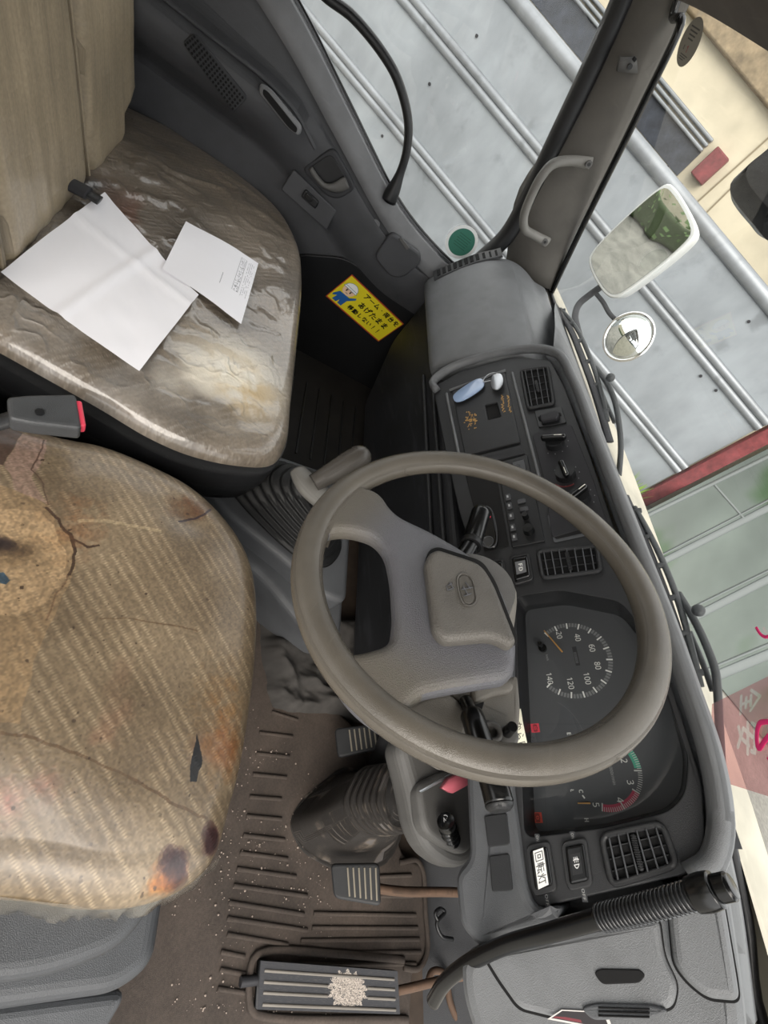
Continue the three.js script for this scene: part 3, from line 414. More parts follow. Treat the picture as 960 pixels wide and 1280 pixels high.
// knee panel under the instruments, with two blank pads
put('knee_panel', [[580, 850], [641, 790], [640, 985], [656, 1105], [668, 1137], [705, 1132], [690, 1158], [600, 1188], [573, 1158], [567, 1092], [586, 1072], [582, 985]], -0.06, 0.016, 0.010, 0.012, M.dashDark);
for (const q of [[[605, 1020], [633, 1016], [637, 1056], [610, 1059]], [[611, 1070], [636, 1067], [641, 1113], [615, 1115]]]) put('blank_pad', q, 0.014, 0.0185, 0.001, 0.003, M.black);
// storage box at the door end
{
  const s = put('storage_box', [[573, 1196], [600, 1178], [690, 1160], [748, 1146], [830, 1118], [898, 1086], [912, 1110], [926, 1200], [934, 1262], [940, 1330], [600, 1330], [574, 1245]], -0.22, 0.014, 0.016, 0.02, M.dash);
  put('upper_lid', [[834, 1130], [895, 1104], [906, 1130], [922, 1225], [926, 1254], [884, 1250], [858, 1228], [842, 1206], [838, 1170]], -0.02, 0.026, 0.008, 0.008, M.dash, s);
  put('lid', [[602, 1192], [700, 1168], [824, 1148], [830, 1195], [848, 1232], [842, 1262], [700, 1275], [648, 1262], [622, 1225]], -0.02, 0.021, 0.006, 0.008, M.dash, s);
  put('seam', [[833, 1128], [895.5, 1102.5], [907, 1130], [923.5, 1225], [927, 1255.5], [884, 1252], [856.5, 1229.5], [840, 1206.5], [836.3, 1170]], 0.01, 0.0152, 0.0006, 0.008, M.hole, s);
  put('seam', [[600, 1191.5], [700, 1166.5], [826, 1146.5], [832, 1195], [850, 1232], [843.5, 1264], [700, 1277], [647, 1263.5], [620, 1225.5]], 0.01, 0.0148, 0.0006, 0.008, M.hole, s);
  { const q = [[684, 1274], [702, 1262], [758, 1265], [768, 1290]].map(([a, b]) => D3(a, b, 0.0225)); obj('label', quad(q[0], q[3], q[2], q[1]), new THREE.MeshStandardMaterial({ map: canvasTex(128, 64, (g) => { g.fillStyle = '#d8d4d0'; g.fillRect(0, 0, 128, 64); g.fillStyle = '#2a2426'; g.fillRect(7, 7, 114, 50); g.fillStyle = '#7a3038'; g.fillRect(10, 44, 60, 10); }), roughness: 0.4 }), s, true); }
  put('pull_slot', [[742, 1216], [750, 1211], [800, 1212], [807, 1219], [800, 1229], [752, 1231]], 0.019, 0.0225, 0.001, 0.006, M.hole, s);
  const gr = put('speaker_grille', [[725, 1260], [745, 1254], [815, 1256], [838, 1264], [815, 1274], [740, 1276]], 0.016, 0.024, 0.002, 0.008, M.dashDark, s);
  for (let i = 0; i < 3; i++) put('slot', [[748, 1259 + i * 5], [812, 1261 + i * 5], [812, 1263 + i * 5], [748, 1261 + i * 5]], 0.022, 0.0255, 0.0004, 0, M.hole, gr);
}
// air vents: frame, dark duct, louvres, thumbwheel
function vent(q, nl, nv, r = 0.008, wheel = true) {
  const g = new THREE.Group(); g.name = numbered('air_vent'); dash.add(g);
  const P = dl(q, 0.004), c = [0, 1].map((k) => P.reduce((a, p) => a + p[k], 0) / 4), grow = (k) => P.map((p) => { const d = [p[0] - c[0], p[1] - c[1]], l = Math.hypot(...d); return [p[0] + d[0] / l * k, p[1] + d[1] / l * k]; });
    obj('vent_frame', vtube(rpoly(grow(0.002), r).getPoints(5).slice(0, -1).map((p) => V(p.x, p.y, 0.004)), () => [0.0036, 0.004], 90, 8, true, V(0, 0, 1)), M.fascia, g);
  obj('vent_duct', ext(rpoly(grow(0.001), r), 0.004, 0).translate(0, 0, -0.002), M.hole, g);
  const [bl, tl, tr, br] = P.map((p) => V(p[0], p[1], 0.0055));
  for (let i = 0; i < nl; i++) { const t = (i + 0.6) / (nl + 0.2), a = bl.clone().lerp(tl, t), b = br.clone().lerp(tr, t), e = (t < 0.12 || t > 0.88) ? 0.05 : 0.015, A = a.clone().lerp(b, e), B = b.clone().lerp(a, e); obj('louvre', vtube([A, A.clone().lerp(B, 0.5), B], () => [0.0011, 0.0028], 4, 6, false, V(0, 0, 1)), M.dashDark, g); }
  for (let i = 0; i < nv; i++) { const t = (i + 1) / (nv + 1), a = bl.clone().lerp(br, t), b = tl.clone().lerp(tr, t); a.z = b.z = 0.0032; const A = a.clone().lerp(b, 0.03), B = b.clone().lerp(a, 0.03); obj('vane', vtube([A, A.clone().lerp(B, 0.5), B], () => [0.0007, 0.0015], 4, 6, false, V(0, 0, 1)), M.fascia, g); }
  if (wheel) { const m = bil(bl, br, tr, tl, 0.5, 0.5); const w = []; for (let i = 0; i < 15; i++) w.push(T(rbox(0.0014, 0.006, 0.004, 0.0005, 1), m.x + (i - 7) * 0.0021, m.y, m.z + 0.0025 - Math.pow((i - 7) / 7, 2) * 0.002)); obj('thumbwheel', [T(rbox(0.034, 0.005, 0.004, 0.002), m.x, m.y, m.z + 0.0008), ...w], M.black, g); }
  return g;
}
vent([[652, 464], [684, 460], [691, 504], [661, 510]], 4, 4, 0.005);
vent([[674, 690], [744, 684], [749, 713], [680, 722]], 7, 2, 0.007);
vent([[754, 1046], [826, 1031], [843, 1080], [766, 1105]], 6, 3, 0.009);
// slider under the first vent
{ const s = put('air_slider', [[668, 513], [702, 508], [708, 528], [673, 534]], -0.002, 0.003, 0.001, 0.004, M.black); put('slide_slot', [[672, 521], [700, 515], [702, 519], [674, 526]], 0.002, 0.0042, 0.0006, 0.001, M.hole, s); put('slide_tab', [[674, 518], [694, 512], [699, 516], [696, 522], [676, 526]], 0.002, 0.013, 0.003, 0.003, M.rubber, s); }
// heater panel with three knobs
{
  const h = put('heater_panel', [[665, 543], [714, 530], [742, 600], [758, 652], [690, 672], [680, 600]], -0.002, 0.0035, 0.001, 0.006, M.rubber);
  const iconT = canvasTex(512, 512, (g) => { g.fillStyle = '#26272a'; g.fillRect(0, 0, 512, 512); });
  for (const [a, b, r, rot, len] of [[694, 555, 0.0165, 1.25, 1.25], [707, 594, 0.0165, 0.1, 1.05], [725, 623, 0.0165, 2.1, 1.0]]) {
    const p = D3(a, b, 0.004), k = obj('heater_knob', cyl(r * 0.93, r, 0.014, 32).rotateX(Math.PI / 2).translate(p.x, p.y, 0.010), M.black, h);
    obj('knob_grip', T(rbox(r * 2.1 * len, r * 0.62, 0.014, 0.005).rotateZ(rot), p.x, p.y, 0.0225), M.gloss, k); obj('knob_mark', T(rbox(r * 0.8, 0.0014, 0.001, 0.0004).rotateZ(rot), p.x + Math.cos(rot) * r * 0.5, p.y + Math.sin(rot) * r * 0.5, 0.0298), M.white, k);
    const mk = []; for (let i = 0; i < 9; i++) { const t = -2.3 + i * 0.58; mk.push(T(rbox(0.0022, 0.0014, 0.0006, 0.0002, 1), p.x + Math.sin(t) * (r + 0.006), p.y + Math.cos(t) * (r + 0.006), 0.0037)); } obj('scale_mark', mk, new THREE.MeshStandardMaterial({ color: '#77797b', roughness: 0.6 }), k).userData.kind = 'stuff';
  }
  const arc = []; for (let i = 0; i < 10; i++) { const t = 2.5 - i * 0.14, p = D3(707, 594, 0.004); arc.push(T(rbox(0.0035, 0.0022, 0.0006, 0.0002, 1).rotateZ(-t), p.x + Math.sin(t) * 0.0235, p.y + Math.cos(t) * 0.0235, 0.0038)); } obj('warm_mark', arc, new THREE.MeshStandardMaterial({ color: '#7e3436', roughness: 0.6 }), h);
}
// beads of light grey between the columns of the stack
for (const [a, b] of [[[640, 466], [676, 605]], [[558, 492], [574, 570]], [[562, 488], [632, 463]]]) { const p = D3(...a, 0.003), q = D3(...b, 0.003); obj('trim_bead', vtube([p, p.clone().lerp(q, 0.5), q], 0.0032, 8, 8, false, V(0, 0, 1)), M.dash, dash); }
// ashtray lid with a square hole and corroded patches
{
  const s = rpoly(dl([[565, 489], [631, 465], [650, 552], [581, 569]], 0.006), 0.004); s.holes.push(new THREE.Path(rpoly(dl([[606, 506], [621, 503], [626, 521], [610, 525]], 0.006).reverse(), 0.003).getPoints(5)));
  const lid = obj('tray_lid', ext(s, 0.008, 0.0018).translate(0, 0, -0.002), M.fascia, dash);
  put('hole_floor', [[604, 502], [624, 498], [629, 524], [606, 528]], -0.001, 0.001, 0, 0, M.hole, lid);
  const ox = new THREE.MeshStandardMaterial({ color: '#b8935a', roughness: 0.9 }), r = mulberry(31), bits = [];
  for (let i = 0; i < 70; i++) { const a = 588 + (r() + r() - 1) * 9, b = 526 + (r() + r() - 1) * 12, p = D3(a, b, 0.006); bits.push(T(rbox(0.001 + r() * 0.003, 0.001 + r() * 0.0025, 0.0008, 0.0002, 1).rotateZ(r() * 3), p.x, p.y, 0.0061)); }
  for (let i = 0; i < 46; i++) { const k = i % 2, a = 627 + k * 8 + (r() - 0.5) * 3 + (i / 46) * 3, b = 494 + (i / 46) * 22, p = D3(a, b, 0.006); bits.push(T(rbox(0.001 + r() * 0.002, 0.001 + r() * 0.0025, 0.0008, 0.0002, 1).rotateZ(r() * 3), p.x, p.y, 0.0061)); }
  obj('corrosion', bits, ox, lid).userData.kind = 'stuff';
  put('tray_band', [[582, 573], [651, 556], [656, 566], [600, 580]], -0.002, 0.004, 0.0015, 0.002, M.dark, dash);
}
// radio
{
  const r = put('radio', [[621, 579], [659, 568], [681, 676], [640, 684]], -0.002, 0.004, 0.0015, 0.003, M.black);
  const mBtn = plastic('#424346', { rough: 0.4, grain: 0 }), mMark = new THREE.MeshStandardMaterial({ color: '#a9acae', roughness: 0.6 });
  for (const [a, b] of [[635, 622], [637, 633], [639, 646], [641, 660], [643, 672]]) { const p = D3(a, b, 0.004); const k = obj('button', [T(rbox(0.0125, 0.0095, 0.005, 0.0015), p.x, p.y, 0.005)], mBtn, r); obj('legend', T(rbox(0.005, 0.003, 0.0006, 0.0002, 1), p.x, p.y, 0.0077), mMark, k); }
  for (const [a, b] of [[652, 627], [655, 637], [645, 584]]) { const p = D3(a, b, 0.004); obj('button', T(rbox(0.008, 0.014, 0.005, 0.0015), p.x, p.y, 0.005), mBtn, r); }
  for (const [a, b, q] of [[657, 646, 0.0055], [661, 663, 0.0095]]) { const p = D3(a, b, 0.006); obj('knob', [cyl(q * 0.85, q, 0.012, 22).rotateX(Math.PI / 2).translate(p.x, p.y, 0.010), T(rbox(0.0016, q * 0.8, 0.001, 0.0004), p.x, p.y + q * 0.3, 0.0163)], M.gloss, r); }
  put('display', [[640, 578], [655, 574], [659, 592], [644, 596]], 0.003, 0.0052, 0.0006, 0.002, M.gloss, r);
}
// tray with a light grey rim, pockets and the lighter panel
put('coin_tray', [[684, 644], [720, 632], [738, 668], [692, 678]], -0.001, 0.002, 0.001, 0.004, M.dashDark);
put('coin_tray', [[687, 648], [719, 637], [734, 665], [694, 674]], 0.0, 0.0028, 0.0006, 0.004, M.hole);
put('open_pocket', [[578, 578], [618, 580], [636, 682], [606, 690]], -0.001, 0.002, 0.001, 0.004, M.hole);
{
  const mDull = new THREE.MeshStandardMaterial({ color: '#5b5c5e', metalness: 0.8, roughness: 0.35 });
  const o = put('lighter_panel', [[596, 640], [605, 630], [614, 634], [622, 672], [620, 684], [608, 686], [602, 672]], 0.0, 0.010, 0.003, 0.012, M.gloss);
  for (const [a, b] of [[603, 645], [609, 677]]) { const p = D3(a, b, 0.011); obj('socket', [new THREE.TorusGeometry(0.0098, 0.0014, 8, 28).translate(p.x, p.y, 0.0105), cyl(0.0095, 0.0095, 0.001, 24).rotateX(Math.PI / 2).translate(p.x, p.y, 0.0102)], mDull, o); }
  const p = D3(612, 646, 0.011); obj('red_lamp', new THREE.SphereGeometry(0.0022, 12, 8).translate(p.x, p.y, 0.011), M.red, o);
  obj('chrome_rim', vtube(dl([[598, 641], [605, 633], [613, 636], [621, 672], [618, 682], [608, 684]], 0.0108).map((q) => V(q[0], q[1], 0.0108)), 0.0012, 60, 6, true, V(0, 0, 1)), mDull, o);
}
// rocker switches: ring, body, plate
function rocker(q, draw, label) {
  const P = dl(q, 0.003), c = [0, 1].map((k) => P.reduce((a, p) => a + p[k], 0) / 4), sc = (k) => P.map((p) => [c[0] + (p[0] - c[0]) * k, c[1] + (p[1] - c[1]) * k]);
  const s = rpoly(P, 0.007); s.holes.push(new THREE.Path(rpoly(sc(0.84).reverse(), 0.005).getPoints(5)));
  const g = obj('switch', ext(s, 0.006, 0.002).translate(0, 0, -0.001), M.fascia, dash); if (label) say(g, label);
  obj('rocker', ext(rpoly(sc(0.76), 0.004), 0.011, 0.003).translate(0, 0, -0.003), M.gloss, g);
  if (draw) { const z = 0.0084, k = draw.k, [bl, tl, tr, br] = P.map((p) => V(c[0] + (p[0] - c[0]) * k[0], c[1] + (p[1] - c[1]) * k[1], z)); obj('legend', quad(bl, br, tr, tl), new THREE.MeshStandardMaterial({ map: canvasTex(draw.w, draw.h, draw.f), roughness: 0.5 }), g, true); }
  return g;
}
rocker([[658, 1056], [687, 1050], [697, 1114], [667, 1122]], { k: [0.72, 0.44], w: 384, h: 128, f: (g, w, h) => { g.fillStyle = '#f1f1ee'; g.fillRect(0, 0, w, h); writeJ(g, '回転灯', 18, 8, 116, 9, '#17181a'); } }, 'switch with a white label in black characters');
rocker([[702, 1052], [733, 1046], [742, 1108], [710, 1115]], { k: [0.42, 0.4], w: 128, h: 128, f: (g, w, h) => { g.fillStyle = '#1c1d1f'; g.fillRect(0, 0, w, h); g.strokeStyle = '#d8d8d8'; g.lineWidth = 7; g.beginPath(); g.moveTo(70, 34); g.quadraticCurveTo(112, 64, 70, 94); g.closePath(); g.stroke(); for (const y of [42, 62, 82]) { g.beginPath(); g.moveTo(58, y); g.lineTo(22, y + 8); g.stroke(); } g.beginPath(); g.moveTo(42, 28); g.quadraticCurveTo(30, 62, 42, 100); g.stroke(); } }, 'switch with the fog lamp symbol');
rocker([[637, 696], [662, 691], [667, 725], [642, 732]], { k: [0.44, 0.5], w: 128, h: 128, f: (g, w, h) => { g.fillStyle = '#6b6d70'; g.fillRect(0, 0, w, h); g.fillStyle = '#e4e4e0'; g.font = 'bold 70px sans-serif'; g.textAlign = 'center'; g.textBaseline = 'middle'; g.fillText('FD', 64, 66); } });
rocker([[610, 702], [630, 698], [635, 732], [616, 738]]);
for (const [s, a, b] of [['ON', 672, 1048], ['OFF', 684, 1125], ['ON', 716, 1045], ['OFF', 730, 1118]]) { const p = D3(a, b, 0.0006), w = 0.0045 * s.length, h = 0.006; obj('print', quad(V(p.x - w / 2, p.y - h / 2, p.z), V(p.x + w / 2, p.y - h / 2, p.z), V(p.x + w / 2, p.y + h / 2, p.z), V(p.x - w / 2, p.y + h / 2, p.z)), new THREE.MeshStandardMaterial({ map: canvasTex(96, 64, (g) => { g.fillStyle = '#37393c'; g.fillRect(0, 0, 96, 64); g.fillStyle = '#b8b8b4'; g.font = '44px sans-serif'; g.textAlign = 'center'; g.textBaseline = 'middle'; g.fillText(s, 48, 34, 92); }), roughness: 0.6 }), dash, true); }
// hand-lettered tape at the lower edge of the instruments
{ const z = 0.022, [tl, tr, br, bl] = [[640, 888], [651, 886], [662, 946], [648, 950]].map(([a, b]) => D3(a, b, z)); const t = canvasTex(512, 128, (g, w, h) => { g.fillStyle = '#efedd8'; g.fillRect(0, 0, w, h); writeJ(g, 'から降', 130, 16, 104, 8, '#20201c'); g.fillStyle = '#20201c'; for (let i = 0; i < 4; i++) g.fillRect(20 + i * 26, 40 + (i % 2) * 14, 12, 34); }); const q = tag(obj('label_tape', grid(8, 2, (u, v) => bil(tl, bl, br, tr, u, v).add(V(0, 0, 0.002 * Math.sin(u * 5)))), new THREE.MeshStandardMaterial({ map: t, roughness: 0.6, side: THREE.DoubleSide }), scene, true), 'white tape with handwritten black characters below the dials', 'tape'); q.position.copy(DP); q.rotation.x = -Math.PI / 6; }

// ---------------------------------------------------------------- steering wheel
const WC = CAM.clone().add(V(-0.253, -0.343, -0.365)), WY = V(-0.155, 0.899, 0.41).normalize(), WX = V(0, 1, 0).cross(WY).normalize(), WZ = WX.clone().cross(WY);
const WQ = new THREE.Quaternion().setFromRotationMatrix(new THREE.Matrix4().makeBasis(WX, WY, WZ));
function S2(px, py, h = 0) { const p = onPlane(px, py, WC.clone().addScaledVector(WY, h), WY).sub(WC); return [p.dot(WX), -p.dot(WZ)]; }
const wl = (pts, h) => pts.map(([a, b]) => S2(a, b, h));
{
  const w = thing('steering_wheel', 'large taupe steering wheel with two broad spokes and an oblong horn pad', 'steering wheel', WC.toArray()); w.quaternion.copy(WQ);
  const up = (g, h) => g.rotateX(-Math.PI / 2).translate(0, h, 0);      // shape in the wheel's plane, thickness along its axis
  const rim = []; for (let i = 0; i <= 160; i++) { const a = i / 160 * Math.PI * 2, ring = []; for (let k = 0; k < 24; k++) { const t = k / 24 * Math.PI * 2, r = 0.1965 + Math.cos(t) * 0.0168, y = Math.sin(t) * 0.0152; ring.push(V(Math.cos(a) * r, y, Math.sin(a) * r)); } rim.push(ring); }
  obj('rim', loft(rim, false), M.wheel, w);
  // two spokes that grow out of the rim and run to the hub
  const sp = (pts, r, h0, th, bev) => up(ext(rpoly(wl(pts, h0 + th), r), th, bev, 5, 12), h0);
  const body = [[398, 668], [412, 632], [446, 602], [476, 612], [494, 640], [540, 661], [590, 690], [624, 722], [641, 764], [649, 802], [646, 838], [636, 849], [560, 861], [528, 868], [511, 884], [512, 908], [486, 916], [440, 884], [402, 826], [420, 814], [452, 813], [489, 802], [493, 770], [490, 720], [483, 688], [468, 669], [440, 661], [418, 661]];
  const mHub = new THREE.MeshStandardMaterial({ roughness: 0.42, bumpMap: rep(GRAIN, 0.06), bumpScale: 0.0008, map: (() => { const A = hex('#5c5d62'), B = hex('#5d5850'), t = dataTex(256, 256, (u, v) => { const x = (u - 0.5) * 0.5, y = (v - 0.5) * 0.5, k = smooth(0.10, 0.175, Math.hypot(x, y) + 0.02 * (fbm(u * 8, v * 8, 8, 3) - 0.5)); return A.map((a, i) => mix(a, B[i], k)); }); t.repeat.set(2, 2); t.offset.set(0.5, 0.5); return t; })() });
  obj('spoke_frame', sp(body, [0.006, 0.02, 0.01, 0.02, 0.02, 0.02, 0.03, 0.03, 0.02, 0.012, 0.014, 0.012, 0.02, 0.02, 0.02, 0.012, 0.006, 0.02, 0.006, 0.02, 0.02, 0.012, 0.01, 0.02, 0.02, 0.02, 0.02, 0.012], -0.016, 0.026, 0.0115), mHub, w);
  const pad = obj('horn_pad', sp([[532, 700], [538, 688], [548, 684], [603, 702], [619, 727], [648, 800], [640, 806], [618, 795], [557, 800], [543, 786]], [0.01, 0.008, 0.006, 0.014, 0.02, 0.008, 0.004, 0.01, 0.012, 0.012], 0.006, 0.020, 0.008), M.pad, w);
  const groove = sp([[531, 700], [537, 687], [547.5, 683], [603.5, 701], [620, 726.5], [649, 801], [640, 807.5], [618, 796.5], [556, 801.5], [542, 787]], 0.01, 0.002, 0.0092, 0.0006); obj('seam', groove, M.hole, pad);
  const e = sp([[573, 722], [578, 718], [586, 721], [592, 735], [593, 750], [588, 755], [581, 753], [575, 740]], 0.01, 0.0245, 0.0026, 0.001); const em = obj('emblem_recess', e, plastic('#55524d', { rough: 0.5, grain: 0.0002 }), pad);
  obj('emblem_rim', up(vtube(wl([[572, 722], [577, 717], [587, 720], [593, 734], [595, 751], [589, 757], [580, 755], [574, 741]], 0.0268).map((p) => V(p[0], p[1], 0)), 0.0011, 60, 6, true, V(0, 0, 1)), 0.0266), M.pad, em);
  // raised mark in the recess and the horn symbol beside it
  const ln = (a, b, h = 0.0276, r = 0.0008) => { const p = S2(...a, h), q = S2(...b, h); return vtube([V(p[0], h, -p[1]), V((p[0] + q[0]) / 2, h, -(p[1] + q[1]) / 2), V(q[0], h, -q[1])], r, 6, 6, false, V(0, 1, 0.01)); };
  obj('emblem_mark', [ln([577, 737], [591, 734]), ln([579, 733], [585, 744]), ln([582, 728], [588, 736]), ln([580, 745], [589, 742])], M.hub, em);
  obj('horn_symbol', [ln([558, 733], [560, 738], 0.0264), ln([560, 738], [566, 735], 0.0264), ln([560, 732], [565, 729], 0.0264), ln([562, 728], [567, 736], 0.0264)], M.hub, pad);
  obj('hub', up(cyl(0.045, 0.055, 0.06, 32).rotateX(Math.PI / 2), 0).translate(0.0, -0.045, 0.0), M.columnDark, w);
}
// ---------------------------------------------------------------- steering column
const CA = WY.clone().negate();                                          // down the column
{
  const c = thing('steering_column', 'light taupe steering column shroud under the wheel with stalks', 'steering column', WC.clone().addScaledVector(CA, 0.06).toArray());
  const L = (v) => v.clone().sub(c.position);
  // shroud: a plump box around the column axis
  const ring = (s, w, h, dx = 0, dz = 0) => { const o = WC.clone().addScaledVector(CA, s).addScaledVector(WX, dx).addScaledVector(WZ, dz), r = []; for (let k = 0; k < 32; k++) { const t = k / 32 * Math.PI * 2, cx = Math.cos(t), cy = Math.sin(t), q = Math.pow(Math.pow(Math.abs(cx), 4) + Math.pow(Math.abs(cy), 4), -0.25); r.push(L(o.clone().addScaledVector(WX, cx * q * w).addScaledVector(WZ, cy * q * h))); } return r; };
  obj('shroud', loft([ring(0.045, 0.045, 0.045), ring(0.05, 0.066, 0.058, 0.004), ring(0.07, 0.074, 0.064, 0.008), ring(0.11, 0.075, 0.062, 0.01), ring(0.15, 0.066, 0.056, 0.01), ring(0.165, 0.05, 0.045, 0.008)]), M.column, c);
  // the traced right half of the shroud, in front of the dials
  const plane = (pts, h, th, bev, r, mat, name, par = c) => { const g = ext(rpoly(wl(pts, h), r), th, bev, 4); g.rotateX(-Math.PI / 2); g.applyMatrix4(basis(WX, WY, WZ, L(WC.clone().addScaledVector(WY, h - th)))); return obj(name, g, mat, par); };
  plane([[506, 880], [530, 866], [560, 862], [592, 889], [583, 918], [570, 950], [536, 930], [514, 915]], -0.05, 0.05, 0.008, 0.01, M.column, 'lower_shroud');
  plane([[560, 862], [636, 846], [648, 842], [652, 880], [650, 914], [640, 945], [610, 945], [586, 916], [592, 889]], -0.058, 0.055, 0.006, 0.01, M.column, 'upper_shroud');
  plane([[590, 858], [638, 848], [644, 856], [640, 864], [618, 868], [592, 880]], -0.050, 0.012, 0.005, 0.008, M.column, 'shroud_lip');
  plane([[584, 884], [606, 876], [600, 896], [588, 902]], -0.0485, 0.006, 0.001, 0.003, M.hole, 'stalk_slot');
  plane([[613, 908], [642, 904], [652, 920], [640, 945], [618, 938]], -0.0555, 0.02, 0.004, 0.01, M.columnDark, 'key_boss');
  const key = S2(614, 915, -0.054); const kp = L(WC.clone().addScaledVector(WY, -0.053).addScaledVector(WX, key[0]).addScaledVector(WZ, -key[1]));
  obj('lock_ring', new THREE.TorusGeometry(0.0085, 0.003, 10, 24).rotateX(Math.PI / 2).applyQuaternion(WQ).translate(...kp.toArray()), M.columnDark, c);
  const bt = L(onPlane(636, 913, WC.clone().addScaledVector(WY, -0.05), WY)); obj('button', cyl(0.005, 0.006, 0.022, 16).applyQuaternion(WQ).translate(...bt.toArray()), M.gloss, c);
  plane([[616, 930], [632, 928], [636, 936], [630, 946], [622, 944]], -0.048, 0.012, 0.004, 0.006, M.column, 'wiper_tab');
  // stalks
  const at = (px, py, h) => L(onPlane(px, py, WC.clone().addScaledVector(WY, h), WY));
  const st = obj('stalk', vtube([at(582, 876, -0.052), at(587, 888, -0.044), at(592, 900, -0.036), at(601, 930, -0.033), at(614, 968, -0.033), at(623, 1000, -0.033), at(625, 1009, -0.033)], (t) => { const r = t < 0.22 ? 0.007 : mix(0.0115, 0.0128, smooth(0.25, 0.9, t)) * (t > 0.97 ? 0.85 : 1); return r; }, 60, 20, false), M.gloss, c);
  { const a = at(624, 1005, -0.033), b = at(626, 1014, -0.033); obj('end_cap', vtube([a, a.clone().lerp(b, 0.5), b], (t) => 0.0128 - 0.004 * t * t, 8, 20), M.black, st); }
  const s2 = obj('stalk', vtube([at(566, 720, -0.065), at(576, 700, -0.063), at(584, 688, -0.062), at(590, 676, -0.061), at(599, 648, -0.059), at(602, 638, -0.058)], (t) => { const r = t < 0.5 ? 0.0125 : 0.0142; return t > 0.97 ? r * 0.86 : r; }, 50, 20), M.gloss, c);
  { const a = at(588, 683, -0.061), b = at(590, 677, -0.061); obj('grip_ring', vtube([a, a.clone().lerp(b, 0.5), b], 0.0147, 4, 20), M.black, s2); }
  obj('column_tube', vtube([L(WC.clone().addScaledVector(CA, 0.12)), L(WC.clone().addScaledVector(CA, 0.4)), L(WC.clone().addScaledVector(CA, 0.68))], 0.03, 6, 20), M.dark, c);
}
// column cover box below the dash, with a push knob
{
  const y = 0.40, f = (pts, yy = y) => pts.map(([a, b]) => { const p = atY(a, b, yy); return [p.x, -p.z]; });
  const b = thing('column_cover', 'grey moulded cover below the steering column with a round push knob', 'cover', [0, 0, 0]);
  const lay = (name, pts, yy, th, bev, r, mat, par = b) => obj(name, ext(rpoly(f(pts, yy), r), th, bev, 5).rotateX(-Math.PI / 2).translate(0, yy - th, 0), mat, par);
  lay('body', [[497, 930], [520, 905], [600, 940], [604, 1060], [586, 1086], [563, 1084], [536, 1064], [522, 1035], [512, 985]], 0.40, 0.055, 0.02, 0.02, M.columnDark);
  lay('raised_face', [[522, 980], [560, 962], [600, 975], [598, 1050], [584, 1070], [562, 1062], [530, 1040]], 0.415, 0.03, 0.01, 0.018, M.columnDark);
  lay('shoulder', [[500, 915], [540, 850], [600, 860], [640, 930], [600, 985], [530, 950]], 0.41, 0.045, 0.015, 0.03, M.columnDark);
  const p = atY(557, 1026, 0.44), q = atY(562, 1046, 0.41), dir = p.clone().sub(q).normalize();
  const k = obj('push_knob', [vtube([atY(565, 1050, 0.405), atY(562, 1042, 0.418), atY(559, 1032, 0.432)], (t) => 0.0115 + 0.002 * Math.sin(t * 25), 24, 20), vtube([atY(559, 1032, 0.432), atY(558, 1029, 0.437), p], 0.0125, 6, 22)], M.gloss, b);
  const kq = atY(557, 1025, 0.4405); obj('knob_symbol', quad(V(kq.x - 0.0085, kq.y, kq.z + 0.0085), V(kq.x + 0.0085, kq.y, kq.z + 0.0085), V(kq.x + 0.0085, kq.y, kq.z - 0.0085), V(kq.x - 0.0085, kq.y, kq.z - 0.0085)), new THREE.MeshStandardMaterial({ map: canvasTex(128, 128, (g) => { g.fillStyle = '#17181a'; g.fillRect(0, 0, 128, 128); g.strokeStyle = '#d9dadb'; g.lineWidth = 9; g.beginPath(); g.arc(64, 64, 44, 2.6, 5.6); g.stroke(); g.beginPath(); g.moveTo(46, 44); g.lineTo(84, 44); g.lineTo(48, 86); g.lineTo(86, 86); g.stroke(); }), roughness: 0.4 }), k, true);
}
// ignition key with a pink head hanging in the lock
{
  const k = thing('ignition_key', 'ignition key with a pink plastic head and steel blade below the steering wheel', 'key', [0, 0, 0]);
  const P = [[549, 985], [556, 974], [580, 962], [592, 968], [584, 978], [560, 991]].map(([a, b]) => atY(a, b, 0.475)), B = [[523, 989], [560, 968], [574, 961], [575, 963], [562, 971], [526, 991]].map(([a, b]) => atY(a, b, 0.47));
  obj('head', loft([P, P.map((p) => p.clone().add(V(0.001, 0.008, -0.002)))]), plastic('#b9606c', { rough: 0.35, grain: 0, dust: false }), k); obj('blade', loft([B, B.map((p) => p.clone().add(V(0, 0.002, 0)))]), M.silver, k);
}

